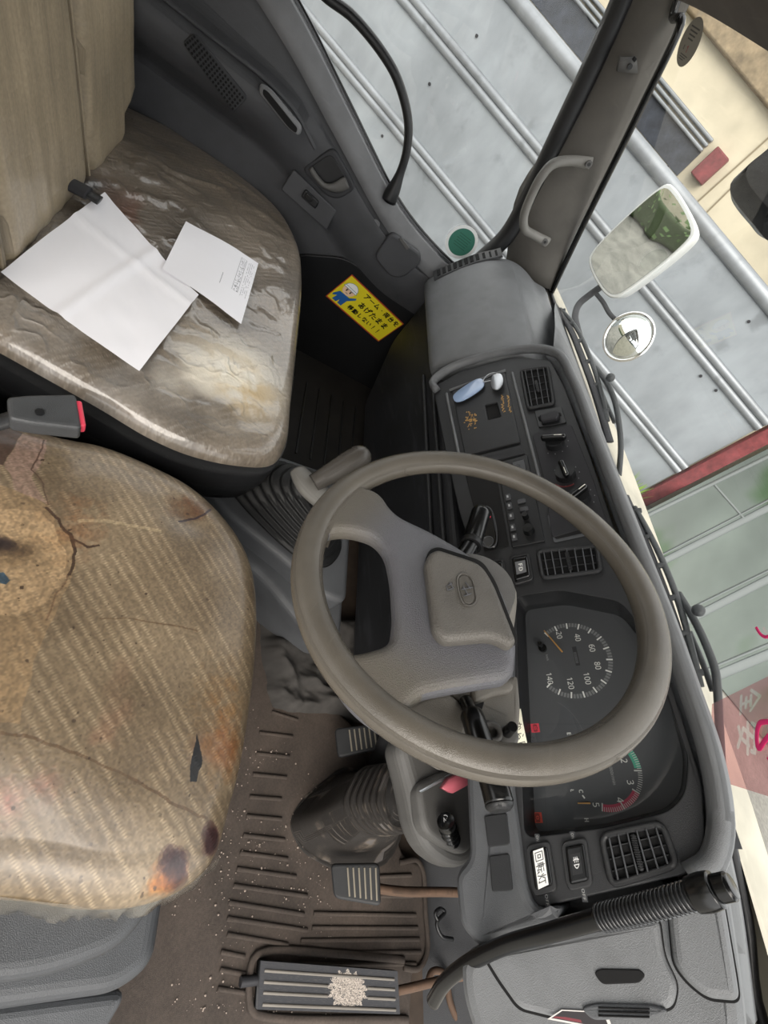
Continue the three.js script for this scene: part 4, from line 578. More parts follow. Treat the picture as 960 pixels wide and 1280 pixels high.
// ---------------------------------------------------------------- seats
// closed cushion: outline in the plane seen from above [x, z], domed top, rolled edge, vertical side
function cushion(outline, { yTop, yBot, r, dome = 0.02, wrinkle = null, n = 220, K = 56, tuck = 0.012 }) {
  const C = new THREE.CatmullRomCurve3(outline.map(([x, z]) => V(x, 0, z)), true, 'centripetal').getSpacedPoints(n).slice(0, n);
  const c = V(0, 0, 0); C.forEach((p) => c.add(p)); c.divideScalar(n);
  const nor = C.map((p, i) => { const t = C[(i + 1) % n].clone().sub(C[(i + n - 1) % n]); const m = V(t.z, 0, -t.x).normalize(); if (m.dot(p.clone().sub(c)) < 0) m.negate(); return m; });
  const inner = C.map((p, i) => p.clone().addScaledVector(nor[i], -r)), rings = [];
  for (let k = 1; k <= K; k++) { const s = k / K; rings.push(inner.map((p) => { const q = c.clone().lerp(p, s); q.y = yTop + dome * (1 - s * s * s) + (wrinkle ? wrinkle(q.x, q.z, s) : 0); return q; })); }
  for (let k = 1; k <= 10; k++) { const a = k / 10 * Math.PI / 2; rings.push(inner.map((p, i) => { const q = p.clone().addScaledVector(nor[i], r * Math.sin(a)); q.y = yTop - r * (1 - Math.cos(a)) + (wrinkle ? wrinkle(q.x, q.z, 1) * (1 - k / 10) : 0); return q; })); }
  rings.push(C.map((p, i) => p.clone().addScaledVector(nor[i], -0.002).setY(mix(yTop - r, yBot, 0.5)))); rings.push(C.map((p, i) => p.clone().addScaledVector(nor[i], -tuck).setY(yBot)));
  return loft(rings, true);
}
const planarUV = (g, x0, z0, w, h) => { if (g.index) g = g.toNonIndexed(); const p = g.attributes.position, uv = new Float32Array(p.count * 2); for (let i = 0; i < p.count; i++) { uv[2 * i] = (p.getX(i) - x0) / w; uv[2 * i + 1] = 1 - (p.getZ(i) - z0) / h; } g.setAttribute('uv', new THREE.BufferAttribute(uv, 2)); return g; };
// woven pattern: slanted dashes in staggered blocks on a brown ground; returns 0..1
function weave(u, v) {   // metres
  const a = (u * 0.73 + v * 0.68), b = (-u * 0.68 + v * 0.73);               // along / across the slant
  const row = Math.floor(b / 0.011), off = vn(row * 3.7, 1.3, 256, 5) * 0.2, blk = vn(Math.floor((a + off) / 0.045) * 5.1, row * 2.3, 256, 8);
  const line = Math.exp(-Math.pow(((b / 0.011) % 1 + 1) % 1 - 0.5, 2) * 22), dash = 0.6 + 0.4 * Math.sin(a * 2 * Math.PI / 0.0032);
  return (blk > 0.45 ? 1 : 0.25) * line * dash;
}
const seatPts = { driver: [] };
{
  const Y = 0.415, o = [[-60, 535], [60, 536], [130, 552], [190, 576], [245, 606], [290, 650], [316, 695], [326, 745], [325, 820], [316, 900], [305, 965], [292, 1015], [280, 1060], [262, 1092], [225, 1120], [170, 1138], [100, 1140], [0, 1128], [-60, 1118]].map(([a, b]) => { const p = atY(a, b, Y); return [p.x, p.z]; });
  const back = 0.98; o[0] = [0.13, back - 0.03]; o.splice(1, 0, [0.125, 0.75]); o[o.length - 1] = [0.66, back - 0.03];
  const x0 = 0.08, z0 = 0.12, w = 0.64, h = 0.64, W = 1152;
  const px = (a, b) => { const p = atY(a, b, 0.44); return [(p.x - x0) / w, (p.z - z0) / h]; };
  // wear, stains and tears, drawn as a mask from the photograph's places
  const cv = document.createElement('canvas'); cv.width = cv.height = W; const g = cv.getContext('2d'); g.clearRect(0, 0, W, W);
  const poly = (pts, col, lw) => { g.beginPath(); pts.forEach((p, i) => { const q = px(...p); (i ? g.lineTo : g.moveTo).call(g, q[0] * W, q[1] * W); }); if (lw) { g.strokeStyle = col; g.lineWidth = lw; g.lineJoin = g.lineCap = 'round'; g.stroke(); } else { g.closePath(); g.fillStyle = col; g.fill(); } };
  const blot = (a, b, r, col, n = 60, sq = 1) => { const rr = mulberry(a * 7 + b); for (let i = 0; i < n; i++) { const q = px(a + (rr() + rr() + rr() - 1.5) * r, b + (rr() + rr() + rr() - 1.5) * r * sq), s = W * 0.004 * (0.5 + rr() * 3); g.fillStyle = col; g.beginPath(); g.arc(q[0] * W, q[1] * W, s, 0, 7); g.fill(); } };
  // bare worn cover at the left with a torn edge
  poly([[-40, 600], [10, 612], [40, 622], [62, 640], [90, 672], [92, 705], [84, 735], [66, 770], [48, 810], [36, 850], [24, 905], [-60, 900]], 'rgba(160,130,94,0.5)');
  poly([[-40, 640], [20, 640], [48, 640], [70, 655], [80, 690], [78, 725], [60, 750], [20, 770], [-40, 770]], 'rgba(190,160,120,0.6)');
  poly([[0, 525], [28, 535], [4, 582], [-30, 570]], 'rgba(70,52,46,0.8)'); poly([[28, 536], [60, 545], [54, 575], [40, 600], [58, 632], [20, 615], [4, 585]], 'rgba(160,130,120,0.6)');
  poly([[56, 545], [48, 570], [40, 588], [56, 606], [58, 632]], 'rgba(70,50,40,0.75)', 3); poly([[54, 636], [74, 648], [88, 668], [92, 690], [86, 715]], 'rgba(50,34,24,0.85)', 6); poly([[84, 716], [76, 735], [66, 752], [56, 775]], 'rgba(90,64,44,0.6)', 3);
  poly([[92, 676], [108, 684], [124, 682]], 'rgba(50,34,24,0.8)', 5); blot(94, 660, 36, 'rgba(110,72,44,0.10)', 90);
  blot(20, 690, 34, 'rgba(60,42,30,0.07)', 160, 0.5); blot(0, 680, 16, 'rgba(30,22,16,0.10)', 60, 0.5); poly([[-6, 718], [4, 716], [14, 724], [8, 730], [-6, 726]], 'rgba(50,70,84,0.95)');
  // burn hole, cuts, creases
  blot(240, 632, 26, 'rgba(96,60,36,0.13)', 120, 0.5); poly([[226, 648], [244, 645], [258, 637], [267, 630]], 'rgba(52,36,40,0.95)', 6);
  poly([[124, 774], [170, 774], [215, 781], [246, 788]], 'rgba(90,66,44,0.55)', 3); poly([[0, 915], [40, 922], [90, 942], [150, 968], [205, 996], [262, 1024]], 'rgba(80,58,38,0.6)', 5);
  poly([[98, 650], [140, 652], [200, 664]], 'rgba(210,190,150,0.35)', 8);
  // black mark and scorched corner
  poly([[246, 918], [253, 940], [253, 955], [249, 977], [239, 976], [241, 950]], 'rgba(14,15,18,1)'); blot(276, 900, 34, 'rgba(120,80,36,0.07)', 190, 2.2); blot(290, 930, 20, 'rgba(110,70,30,0.08)', 120, 2.2);
  blot(218, 1098, 20, 'rgba(160,84,26,0.10)', 60, 0.8); blot(224, 1086, 15, 'rgba(40,18,20,0.24)', 110, 1.4); blot(270, 1052, 10, 'rgba(46,20,16,0.22)', 90, 1.4); blot(206, 1105, 24, 'rgba(170,110,50,0.05)', 50, 0.5);
  blot(10, 1000, 24, 'rgba(170,70,70,0.025)', 70, 1.4); blot(60, 985, 20, 'rgba(170,70,70,0.02)', 40, 1.4);
  { const rr = mulberry(66); for (let i = 0; i < 260; i++) { g.fillStyle = `rgba(50,36,26,${0.3 + rr() * 0.5})`; const q = px(rr() * 320, 540 + rr() * 580); g.beginPath(); g.arc(q[0] * W, q[1] * W, 0.5 + rr() * rr() * 3.5, 0, 7); g.fill(); } }
  const md = g.getImageData(0, 0, W, W).data;
  const tx = dataTex(W, W, (u, v) => {
    const x = u * w, z = (1 - v) * h, wa = 0.012 * (fbm(x * 40, z * 40, 256, 3, 101) - 0.5), wb = 0.012 * (fbm(x * 40, z * 40, 256, 3, 151) - 0.5), i = (Math.max(0, Math.min(W - 1, Math.floor((1 - v + wb) * W))) * W + Math.max(0, Math.min(W - 1, Math.floor((u + wa) * W)))) * 4, ma = md[i + 3] / 255;
    const n = fbm(x * 9, z * 9, 256, 5, 3), f = vn(x * 420, z * 420, 512, 8), we = weave(x, -z) * smooth(0.25, 0.5, fbm(x * 7 + 3, z * 7, 256, 3, 9) + 0.08);
    const lil = smooth(0.30, 0.0, x) * smooth(0.3, 0.6, z) * 0.1;
    let c = [0.50 + 0.30 * (n - 0.5), 0.437 + 0.29 * (n - 0.5), 0.352 + 0.26 * (n - 0.5)]; const k = 0.90 + 0.2 * (f - 0.5); c = c.map((q, j) => q * k + we * [0.115, 0.108, 0.088][j] - 0.035 * (1 - we) + lil * [0.6, 0.4, 0.6][j]);
    const rd = smooth(0.6, 0.8, fbm(x * 16, z * 16, 256, 4, 55)) * 0.05 * smooth(0.3, 0.5, x); c[0] += rd; const sm = ma * smooth(-0.05, 0.5, 0.6);
    const mm = ma > 0.85 ? ma : ma * Math.min(1.1, 0.45 + 1.0 * n + 0.25 * (f - 0.5)); return c.map((q, j) => mix(q, md[i + j] / 255 * (0.9 + 0.25 * (f - 0.5)), mm));
  });
  const bump = dataTex(768, 768, (u, v) => { const x = u * w, z = (1 - v) * h; return 0.4 + 0.25 * weave(x, -z) + 0.2 * vn(x * 420, z * 420, 512, 8) + 0.35 * (fbm(x * 30, z * 30, 256, 4, 77) - 0.5); }, false);
  const mDrv = new THREE.MeshPhysicalMaterial({ map: tx, bumpMap: bump, bumpScale: 0.0012, roughness: 0.5, clearcoat: 0.7, clearcoatRoughness: 0.26 });
  const ridge = (x, z) => { const a = px(226, 648), b = px(267, 630); return 0; };
  const bl = (X, Z, cx, cz, s) => Math.exp(-((X - cx) ** 2 + (Z - cz) ** 2) / (s * s));
  const dep = atY(244, 640, 0.44), tearP = atY(40, 700, 0.44), fw = atY(318, 820, 0.42);
  const wr = (x, z, s) => { let y = 0.004 * (fbm(x * 10, z * 10, 256, 4, 21) - 0.5) - 0.010 * bl(x, z, dep.x, dep.z, 0.03) - 0.012 * bl(x, z, tearP.x, tearP.z, 0.10); const rr = Math.abs(((x * 26 + fbm(x * 12, z * 12, 256, 3, 4) * 1.6) % 1) - 0.5); y += 0.0028 * (0.5 - rr) * smooth(0.1, 0, Math.abs(z - fw.z)); return y * smooth(1.05, 0.85, s) + 0; };
  const s = thing('driver_seat', "driver's seat with worn tan patterned cover, stained and torn", 'seat', [0, 0, 0]);
  obj('seat_cushion', planarUV(cushion(o, { yTop: 0.432, yBot: 0.30, r: 0.045, dome: 0.022, wrinkle: wr }), x0, z0, w, h), mDrv, s, true);
  // plastic film edge, valance and base
  const film = new THREE.MeshPhysicalMaterial({ color: '#e9e4d8', transmission: 0.9, thickness: 0, roughness: 0.12, clearcoat: 1, clearcoatRoughness: 0.1, side: THREE.DoubleSide });
  { const e = spline([[272, 1078], [240, 1108], [190, 1132], [150, 1139], [90, 1141], [0, 1132], [-50, 1124]].map(([a, b]) => atY(a, b, 0.392)), 70); const rr = mulberry(8); const am = e.map((_, i) => 0.02 + 0.018 * vn(i * 0.22, 2.2, 256, 6)); obj('plastic_film', loft(e.map((p, i) => { const d = V(0.012, 0, -0.004); return [p.clone().addScaledVector(d, -0.6).add(V(0, 0.014, 0)), p.clone().add(V(0, 0, 0)), p.clone().addScaledVector(d, 0.25 + 0.5 * vn(i * 0.5, 7, 256, 2)).add(V(0, -am[i] * 0.6, 0)), p.clone().addScaledVector(d, 0.1 + 0.9 * vn(i * 0.5, 5, 256, 9)).add(V(0, -am[i], 0))]; }), false, false), film, s); }
  const mSide = plastic('#404245', { rough: 0.45, grain: 0.0004 });
  const base = [[0.15, 0.30], [0.20, 0.225], [0.32, 0.205], [0.48, 0.20], [0.60, 0.215], [0.675, 0.27], [0.695, 0.36], [0.70, 0.6], [0.70, 0.95], [0.15, 0.95]];
  obj('seat_base', ext(rpoly(base.map(([x, z]) => [x, -z]), 0.05), 0.20, 0.015, 4).rotateX(-Math.PI / 2).translate(0, 0.13, 0), mSide, s);

  obj('side_cover', ext(rpoly([[0.50, -0.19], [0.655, -0.19], [0.70, -0.215], [0.718, -0.28], [0.725, -0.95], [0.50, -0.95]], 0.03), 0.085, 0.016, 5).rotateX(-Math.PI / 2).translate(0, 0.272, 0), mSide, s);
  obj('lower_skirt', ext(rpoly([[0.14, -0.27], [0.3, -0.205], [0.60, -0.165], [0.73, -0.155], [0.752, -0.19], [0.756, -0.40], [0.757, -0.95], [0.14, -0.95]], 0.035), 0.16, 0.018, 5).rotateX(-Math.PI / 2).translate(0, 0.098, 0), mSide, s);
  const rv = atY(92, 1188, 0.30); obj('bolt', cyl(0.008, 0.009, 0.005, 18).rotateZ(-1.2).translate(0.721, 0.315, 0.335), M.column, s);
  const r2 = thing('seat_riser', "dark grey plastic step panel beside the driver's seat base", 'panel', [0, 0, 0]);
  obj('panel', ext(rpoly([[0.760, -0.16], [0.80, -0.18], [0.86, -0.20], [0.86, -0.95], [0.76, -0.95]], 0.02), 0.13, 0.012, 4).rotateX(-Math.PI / 2).translate(0, FLY, 0), M.dashDark, r2);
}
let passengerCushion;
{
  const o = [[0, 300], [60, 225], [120, 150], [150, 130], [196, 150], [250, 184], [305, 222], [350, 262], [375, 305], [381, 350], [376, 420], [368, 500], [362, 552], [345, 574], [300, 574], [240, 560], [190, 538], [130, 502], [60, 462], [0, 428], [-60, 395]].map(([a, b]) => { const p = atY(a, b, 0.435); return [p.x, p.z]; });
  const q = o.filter(([x, z]) => z < 0.64); q.push([0.10, 0.70], [-0.30, 0.74], [-0.66, 0.74]);
  const cx = q.reduce((a, p) => a + p[0] / q.length, 0), cz = q.reduce((a, p) => a + p[1] / q.length, 0); q.sort((a, b) => Math.atan2(a[1] - cz, a[0] - cx) - Math.atan2(b[1] - cz, b[0] - cx));
  const x0 = -0.76, z0 = 0.10, w = 0.96, h = 0.72, W = 1024, H = 768;
  const px = (a, b) => { const p = atY(a, b, 0.45); return [(p.x - x0) / w, (p.z - z0) / h]; };
  const reg = (a, b, ra) => { const p = atY(a, b, 0.45); return (x, z) => Math.exp(-((x + x0 - p.x) ** 2 + (z + z0 - p.z) ** 2) / (ra * ra)); };
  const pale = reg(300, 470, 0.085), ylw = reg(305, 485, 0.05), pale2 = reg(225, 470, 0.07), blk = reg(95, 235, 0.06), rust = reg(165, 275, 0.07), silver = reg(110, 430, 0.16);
  const tx = dataTex(W, H, (u, v) => {
    const x = u * w, z = (1 - v) * h, n = fbm(x * 9, z * 9, 256, 5, 33), f = vn(x * 420, z * 420, 512, 18), we = weave(z + 0.3, x);
    let c = [0.455, 0.415, 0.365].map((q) => q * (0.72 + 0.5 * n) * (0.92 + 0.16 * f) + 0.07 * we);
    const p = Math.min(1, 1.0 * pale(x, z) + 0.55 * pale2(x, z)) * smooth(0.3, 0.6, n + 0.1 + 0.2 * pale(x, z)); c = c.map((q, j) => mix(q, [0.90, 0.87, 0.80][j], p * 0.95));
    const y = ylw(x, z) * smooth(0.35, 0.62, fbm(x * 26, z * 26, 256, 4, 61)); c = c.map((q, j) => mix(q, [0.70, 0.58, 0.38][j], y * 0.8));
    const s = silver(x, z) * smooth(0.35, 0.6, fbm(x * 12, z * 12, 256, 4, 85)); c = c.map((q, j) => mix(q, [0.62, 0.62, 0.62][j], s * 0.45));  // silver zone: sky sheen of the plastic film, painted into the seat colour
    const b = blk(x, z) * smooth(0.4, 0.55, n + 0.1); c = c.map((q, j) => mix(q, [0.16, 0.15, 0.16][j], b * 0.8)); const r = rust(x, z) * smooth(0.55, 0.7, n + 0.08); c = c.map((q, j) => mix(q, [0.42, 0.24, 0.18][j], r * 0.5));
    return c;
  });
  const rough = 0.42, wn = (x, z) => { const a = fbm(x * 14 + 4, z * 14, 256, 3, 15), r = 1 - Math.abs(2 * vn(x * 26 + a * 3, z * 12 + a * 2, 256, 29) - 1); return Math.pow(r, 2.2); };
  const bump = dataTex(896, 672, (u, v) => { const x = u * w, z = (1 - v) * h; return 0.25 + 0.55 * wn(x * 1.6 + 2, z * 1.6) * (0.3 + 0.7 * silver(x, z) + 0.6 * pale(x, z)) + 0.12 * vn(x * 300, z * 300, 512, 8) + 0.1 * weave(z + 0.3, x); }, false);
  const mat = new THREE.MeshPhysicalMaterial({ map: tx, bumpMap: bump, bumpScale: 0.006, roughness: rough, clearcoat: 1, clearcoatRoughness: 0.1 });
  const s = thing('passenger_seat', 'wide passenger seat with brown patterned cover under wrinkled clear plastic', 'seat', [0, 0, 0]);
  const wr = (x, z, e) => (0.008 * (wn(x, z) - 0.4) * (0.35 + 0.65 * fbm(x * 4, z * 4, 256, 2, 50)) + 0.012 * (fbm(x * 5, z * 5, 256, 3, 70) - 0.5)) * smooth(1.03, 0.9, e);
  passengerCushion = obj('seat_cushion', planarUV(cushion(q, { yTop: 0.445, yBot: 0.36, r: 0.035, dome: 0.015, wrinkle: wr }), x0, z0, w, h), mat, s, true);
  // black vinyl side band, slightly inside the cushion's edge
  const qs = new THREE.CatmullRomCurve3(q.map(([x, z]) => V(x, 0, z)), true, 'centripetal').getSpacedPoints(160).slice(0, 160);
  const mv = plastic('#1d1e20', { rough: 0.32, grain: 0.0006 });
  obj('side_band', loft([qs.map((p) => V(p.x * 1.004, 0.414, p.z - 0.001)), qs.map((p) => V(p.x * 1.006 + 0.002, 0.39, p.z - 0.003)), qs.map((p) => V(p.x * 1.004 + 0.001, 0.345, p.z - 0.001)), qs.map((p) => V(p.x * 0.985, 0.30, p.z + 0.01))], true), mv, s);
  obj('seat_base', ext(rpoly([[-0.62, -0.27], [0.02, -0.27], [0.05, -0.74], [-0.64, -0.74]], 0.03), 0.25, 0.012).rotateX(-Math.PI / 2).translate(0, FLY, 0), M.dark, s);
  // backrest: tan cover pulled over in long vertical folds
  const bx0 = -0.70, bx1 = 0.06, by0 = 0.42, by1 = 1.02;
  const btx = dataTex(640, 640, (u, v) => { const x = u * 0.9, y = v * 0.9, n = fbm(x * 7, y * 7, 256, 5, 43), st = vn(x * 220, y * 14, 512, 4), f = vn(x * 420, y * 420, 512, 18); const k = 0.82 + 0.2 * n + 0.1 * (st - 0.5) + 0.1 * (f - 0.5); return [0.66 * k, 0.60 * k, 0.50 * k]; });
  const bbp = dataTex(512, 512, (u, v) => { const st = vn(u * 150, v * 10, 150, 4), w2 = Math.pow(1 - Math.abs(2 * vn(u * 20 + vn(u * 8, v * 8, 64, 3) * 2, v * 26, 64, 90) - 1), 3); return 0.3 + 0.3 * st + 0.4 * w2; }, false);
  const bm = new THREE.MeshPhysicalMaterial({ map: rep(btx, 0.9), bumpMap: rep(bbp, 0.5), bumpScale: 0.0012, roughness: 0.5, clearcoat: 0.55, clearcoatRoughness: 0.25, side: THREE.DoubleSide });
  // three padded panels side by side; front surface as traced, leaning back
  const zf = (y) => 0.605 + (y - 0.44) * 0.20;
  const edgeL = [[150, 112], [156, 100], [168, 80], [180, 45], [188, 10], [196, -30], [206, -90]].map(([a, b]) => { let y = 0.55, p; for (let i = 0; i < 8; i++) { p = atZ(a, b, zf(y) + 0.03); y = p.y; } return p; });
  const xl = (y) => { for (let i = 1; i < edgeL.length; i++) if (y <= edgeL[i].y) { const t = (y - edgeL[i - 1].y) / (edgeL[i].y - edgeL[i - 1].y); return mix(edgeL[i - 1].x, edgeL[i].x, Math.max(0, t)); } return edgeL.at(-1).x; };
  const seamX = [(y) => mix(-0.385, -0.345, (y - 0.45) / 0.4), (y) => mix(-0.055, -0.085, (y - 0.45) / 0.4)];
  const rows = 56, rings = [];
  for (let j = 0; j <= rows; j++) { const y = mix(0.40, 1.02, j / rows), z = zf(y), bot = smooth(0.40, 0.47, y), l = Math.max(-0.70, Math.min(-0.585, xl(y))), r = 0.10, ring = [];
    for (let i = 0; i <= 90; i++) { const x = mix(l, r, i / 90); let d = 0; for (const f of seamX) d += 0.022 * Math.exp(-Math.pow((x - f(y)) / 0.016, 2)); const e = Math.min(x - l, r - x), ed = 0.07 * Math.pow(Math.max(0, 1 - e / 0.08), 2.2); ring.push(V(x, y, z + d + ed + 0.03 * (1 - bot) + 0.007 * (fbm(x * 7, y * 14, 256, 4, 12) - 0.5) + 0.0012 * Math.sin(x * 120 + 4 * fbm(x * 8, y * 4, 256, 2, 6)) * vn(x * 10, y * 8, 256, 7))); }
    ring.push(V(r, y, z + 0.16), V(l + 0.02, y, z + 0.16)); rings.push(ring); }
  obj('backrest', loft(rings), bm, s);
  for (const f of seamX) obj('seam_piping', vtube([...Array(14)].map((_, i) => { const y = mix(0.43, 1.0, i / 13); return V(f(y), y, zf(y) + 0.010); }), 0.005, 60, 8, false, V(1, 0, 0)), bm, s);
}

// ---------------------------------------------------------------- papers
const caster = new THREE.Raycaster(); passengerCushion.updateMatrixWorld(true);
const seatY = (x, z) => { caster.set(V(x, 1, z), V(0, -1, 0)); const h = caster.intersectObject(passengerCushion); return h.length ? h[0].point.y : 0.44; };
function paper(name, label, corners, map, lift, fold) {
  const c = corners.map(([a, b]) => atY(a, b, 0.466)), N = 18, H = []; for (let j = 0; j <= N; j++) for (let i = 0; i <= N; i++) { const p = bil(...c, i / N, j / N); H.push(seatY(p.x, p.z)); }
  const hs = (i, j) => { let s = 0, n = 0; for (let b = -4; b <= 4; b++) for (let a = -4; a <= 4; a++) { const x = Math.min(N, Math.max(0, i + a)), y = Math.min(N, Math.max(0, j + b)); s += H[y * (N + 1) + x]; n++; } return s / n; };
  let need = 0; for (let j = 0; j <= N; j++) for (let i = 0; i <= N; i++) need = Math.max(need, H[j * (N + 1) + i] - hs(i, j));
  const sheet = (dy) => { const g = grid(N * 2, N * 2, (u, v) => { const p = bil(...c, u, v), i = Math.round(u * N), j = Math.round(v * N); const x = u * N, y = v * N, i0 = Math.min(N - 1, Math.floor(x)), j0 = Math.min(N - 1, Math.floor(y)); p.y = mix(mix(hs(i0, j0), hs(i0 + 1, j0), x - i0), mix(hs(i0, j0 + 1), hs(i0 + 1, j0 + 1), x - i0), y - j0) + need * 0.8 + lift + fold(u, v) + dy; return p; }); return g; };
  const o = obj(name, sheet(0), new THREE.MeshStandardMaterial({ map, color: '#ffffff', roughness: 0.75, side: THREE.DoubleSide }), scene, true);
  return tag(o, label, 'paper');
}
const blank = canvasTex(256, 256, (g) => { g.fillStyle = '#f3f3f8'; g.fillRect(0, 0, 256, 256); });
const crease = (u, v, a, b, c, k) => k * Math.max(0, 1 - Math.abs(a * u + b * v - c) / 0.05);
paper('paper_sheet', 'large blank white sheet of creased paper lying on the passenger seat', [[131, 240], [247, 372], [175, 461], [1, 338]], blank, 0.003, (u, v) => crease(u, v, 1, 0.15, 0.55, 0.004) + crease(u, v, 0.2, 1, 0.35, 0.003) + 0.004 * Math.pow(Math.abs(u - 0.5) * 2, 3) + 0.003 * (fbm(u * 5, v * 5, 64, 3, 8) - 0.5));
const form = canvasTex(512, 768, (g, w, h) => { g.fillStyle = '#f1f1f6'; g.fillRect(0, 0, w, h); g.strokeStyle = '#5d5f66'; g.lineWidth = 2; const r = mulberry(3);
  g.save(); g.translate(w * 0.08, h * 0.04);
  for (let i = 0; i < 6; i++) g.strokeRect(i * 42, 70, 42, 60); for (let i = 0; i < 5; i++) { g.beginPath(); g.moveTo(8, 12 + i * 10); g.lineTo(60 + r() * 120, 12 + i * 10); g.stroke(); } for (let k = 0; k < 60; k++) { g.fillStyle = 'rgba(70,72,80,0.8)'; g.fillRect(20 + r() * 230, 80 + r() * 42, 3 + r() * 8, 3); } g.restore(); for (let k = 0; k < 14; k++) g.fillRect(w * 0.55 + k * 9, h * 0.3 + (k % 3), 5, 4); });
paper('folded_form', 'small folded white form with a printed table, partly under the larger sheet edge', [[324, 327], [302, 404], [202, 338], [232, 278]].map((p) => p), canvasTex(768, 512, (g, w, h) => {
  g.fillStyle = '#f1f1f6'; g.fillRect(0, 0, w, h); g.strokeStyle = '#6a6c74'; g.fillStyle = '#6a6c74'; g.lineWidth = 2; const r = mulberry(3);
  // u runs along the printed end, v away from it: rows of a table and lines of print near v = 1 of the canvas top
  for (let i = 0; i < 7; i++) g.strokeRect(60 + i * 62, h - 118, 62, 40); for (let k = 0; k < 90; k++) g.fillRect(70 + r() * 420, h - 112 + r() * 28, 3 + r() * 9, 3); for (let j = 0; j < 4; j++) for (let k = 0; k < 30; k++) if (r() > 0.3) g.fillRect(60 + k * 15, h - 60 + j * 12, 9, 3); for (let k = 0; k < 16; k++) g.fillRect(380 + k * 9, h - 200 + (k % 2), 6, 4); }), 0.0045, (u, v) => 0.006 * Math.max(0, v - 0.2) + 0.002 * Math.sin(v * 5));

// ---------------------------------------------------------------- belt buckle, console, shift lever
{
  const b = thing('seat_belt_buckle', 'dark grey seat belt buckle with a red release button between the seats', 'buckle', [0, 0, 0]);
  const p = atY(10, 514, 0.475), q = atY(98, 518, 0.478), d = q.clone().sub(p).normalize(), s = V(0, 1, 0).cross(d).normalize(), u = d.clone().cross(s), len = p.distanceTo(q);
  const m = basis(d, u, s.clone().negate(), p); const prof = [[0, -0.016], [0.02, -0.021], [len - 0.003, -0.027], [len, -0.024], [len, 0.024], [len - 0.003, 0.027], [0.02, 0.021], [0, 0.016]];
  obj('housing', ext(rpoly(prof, 0.005), 0.026, 0.005).rotateX(Math.PI / 2).translate(0, 0.008, 0).applyMatrix4(m), plastic('#444648', { rough: 0.45 }), b);
  obj('release_button', rbox(0.010, 0.016, 0.040, 0.003).translate(len + 0.001, -0.004, 0).applyMatrix4(m), plastic('#e2455c', { rough: 0.35, grain: 0, dust: false }), b);
  obj('rivet', cyl(0.005, 0.005, 0.003, 16).translate(0.03, 0.0085, 0.006).applyMatrix4(m), M.black, b);
  obj('stalk', vtube([p.clone().addScaledVector(d, 0.01).add(V(0, -0.01, 0)), p.clone().addScaledVector(d, -0.05).add(V(0, -0.06, 0)), p.clone().addScaledVector(d, -0.08).add(V(0, -0.2, 0.02))], () => [0.012, 0.005], 16, 10), M.black, b);
}
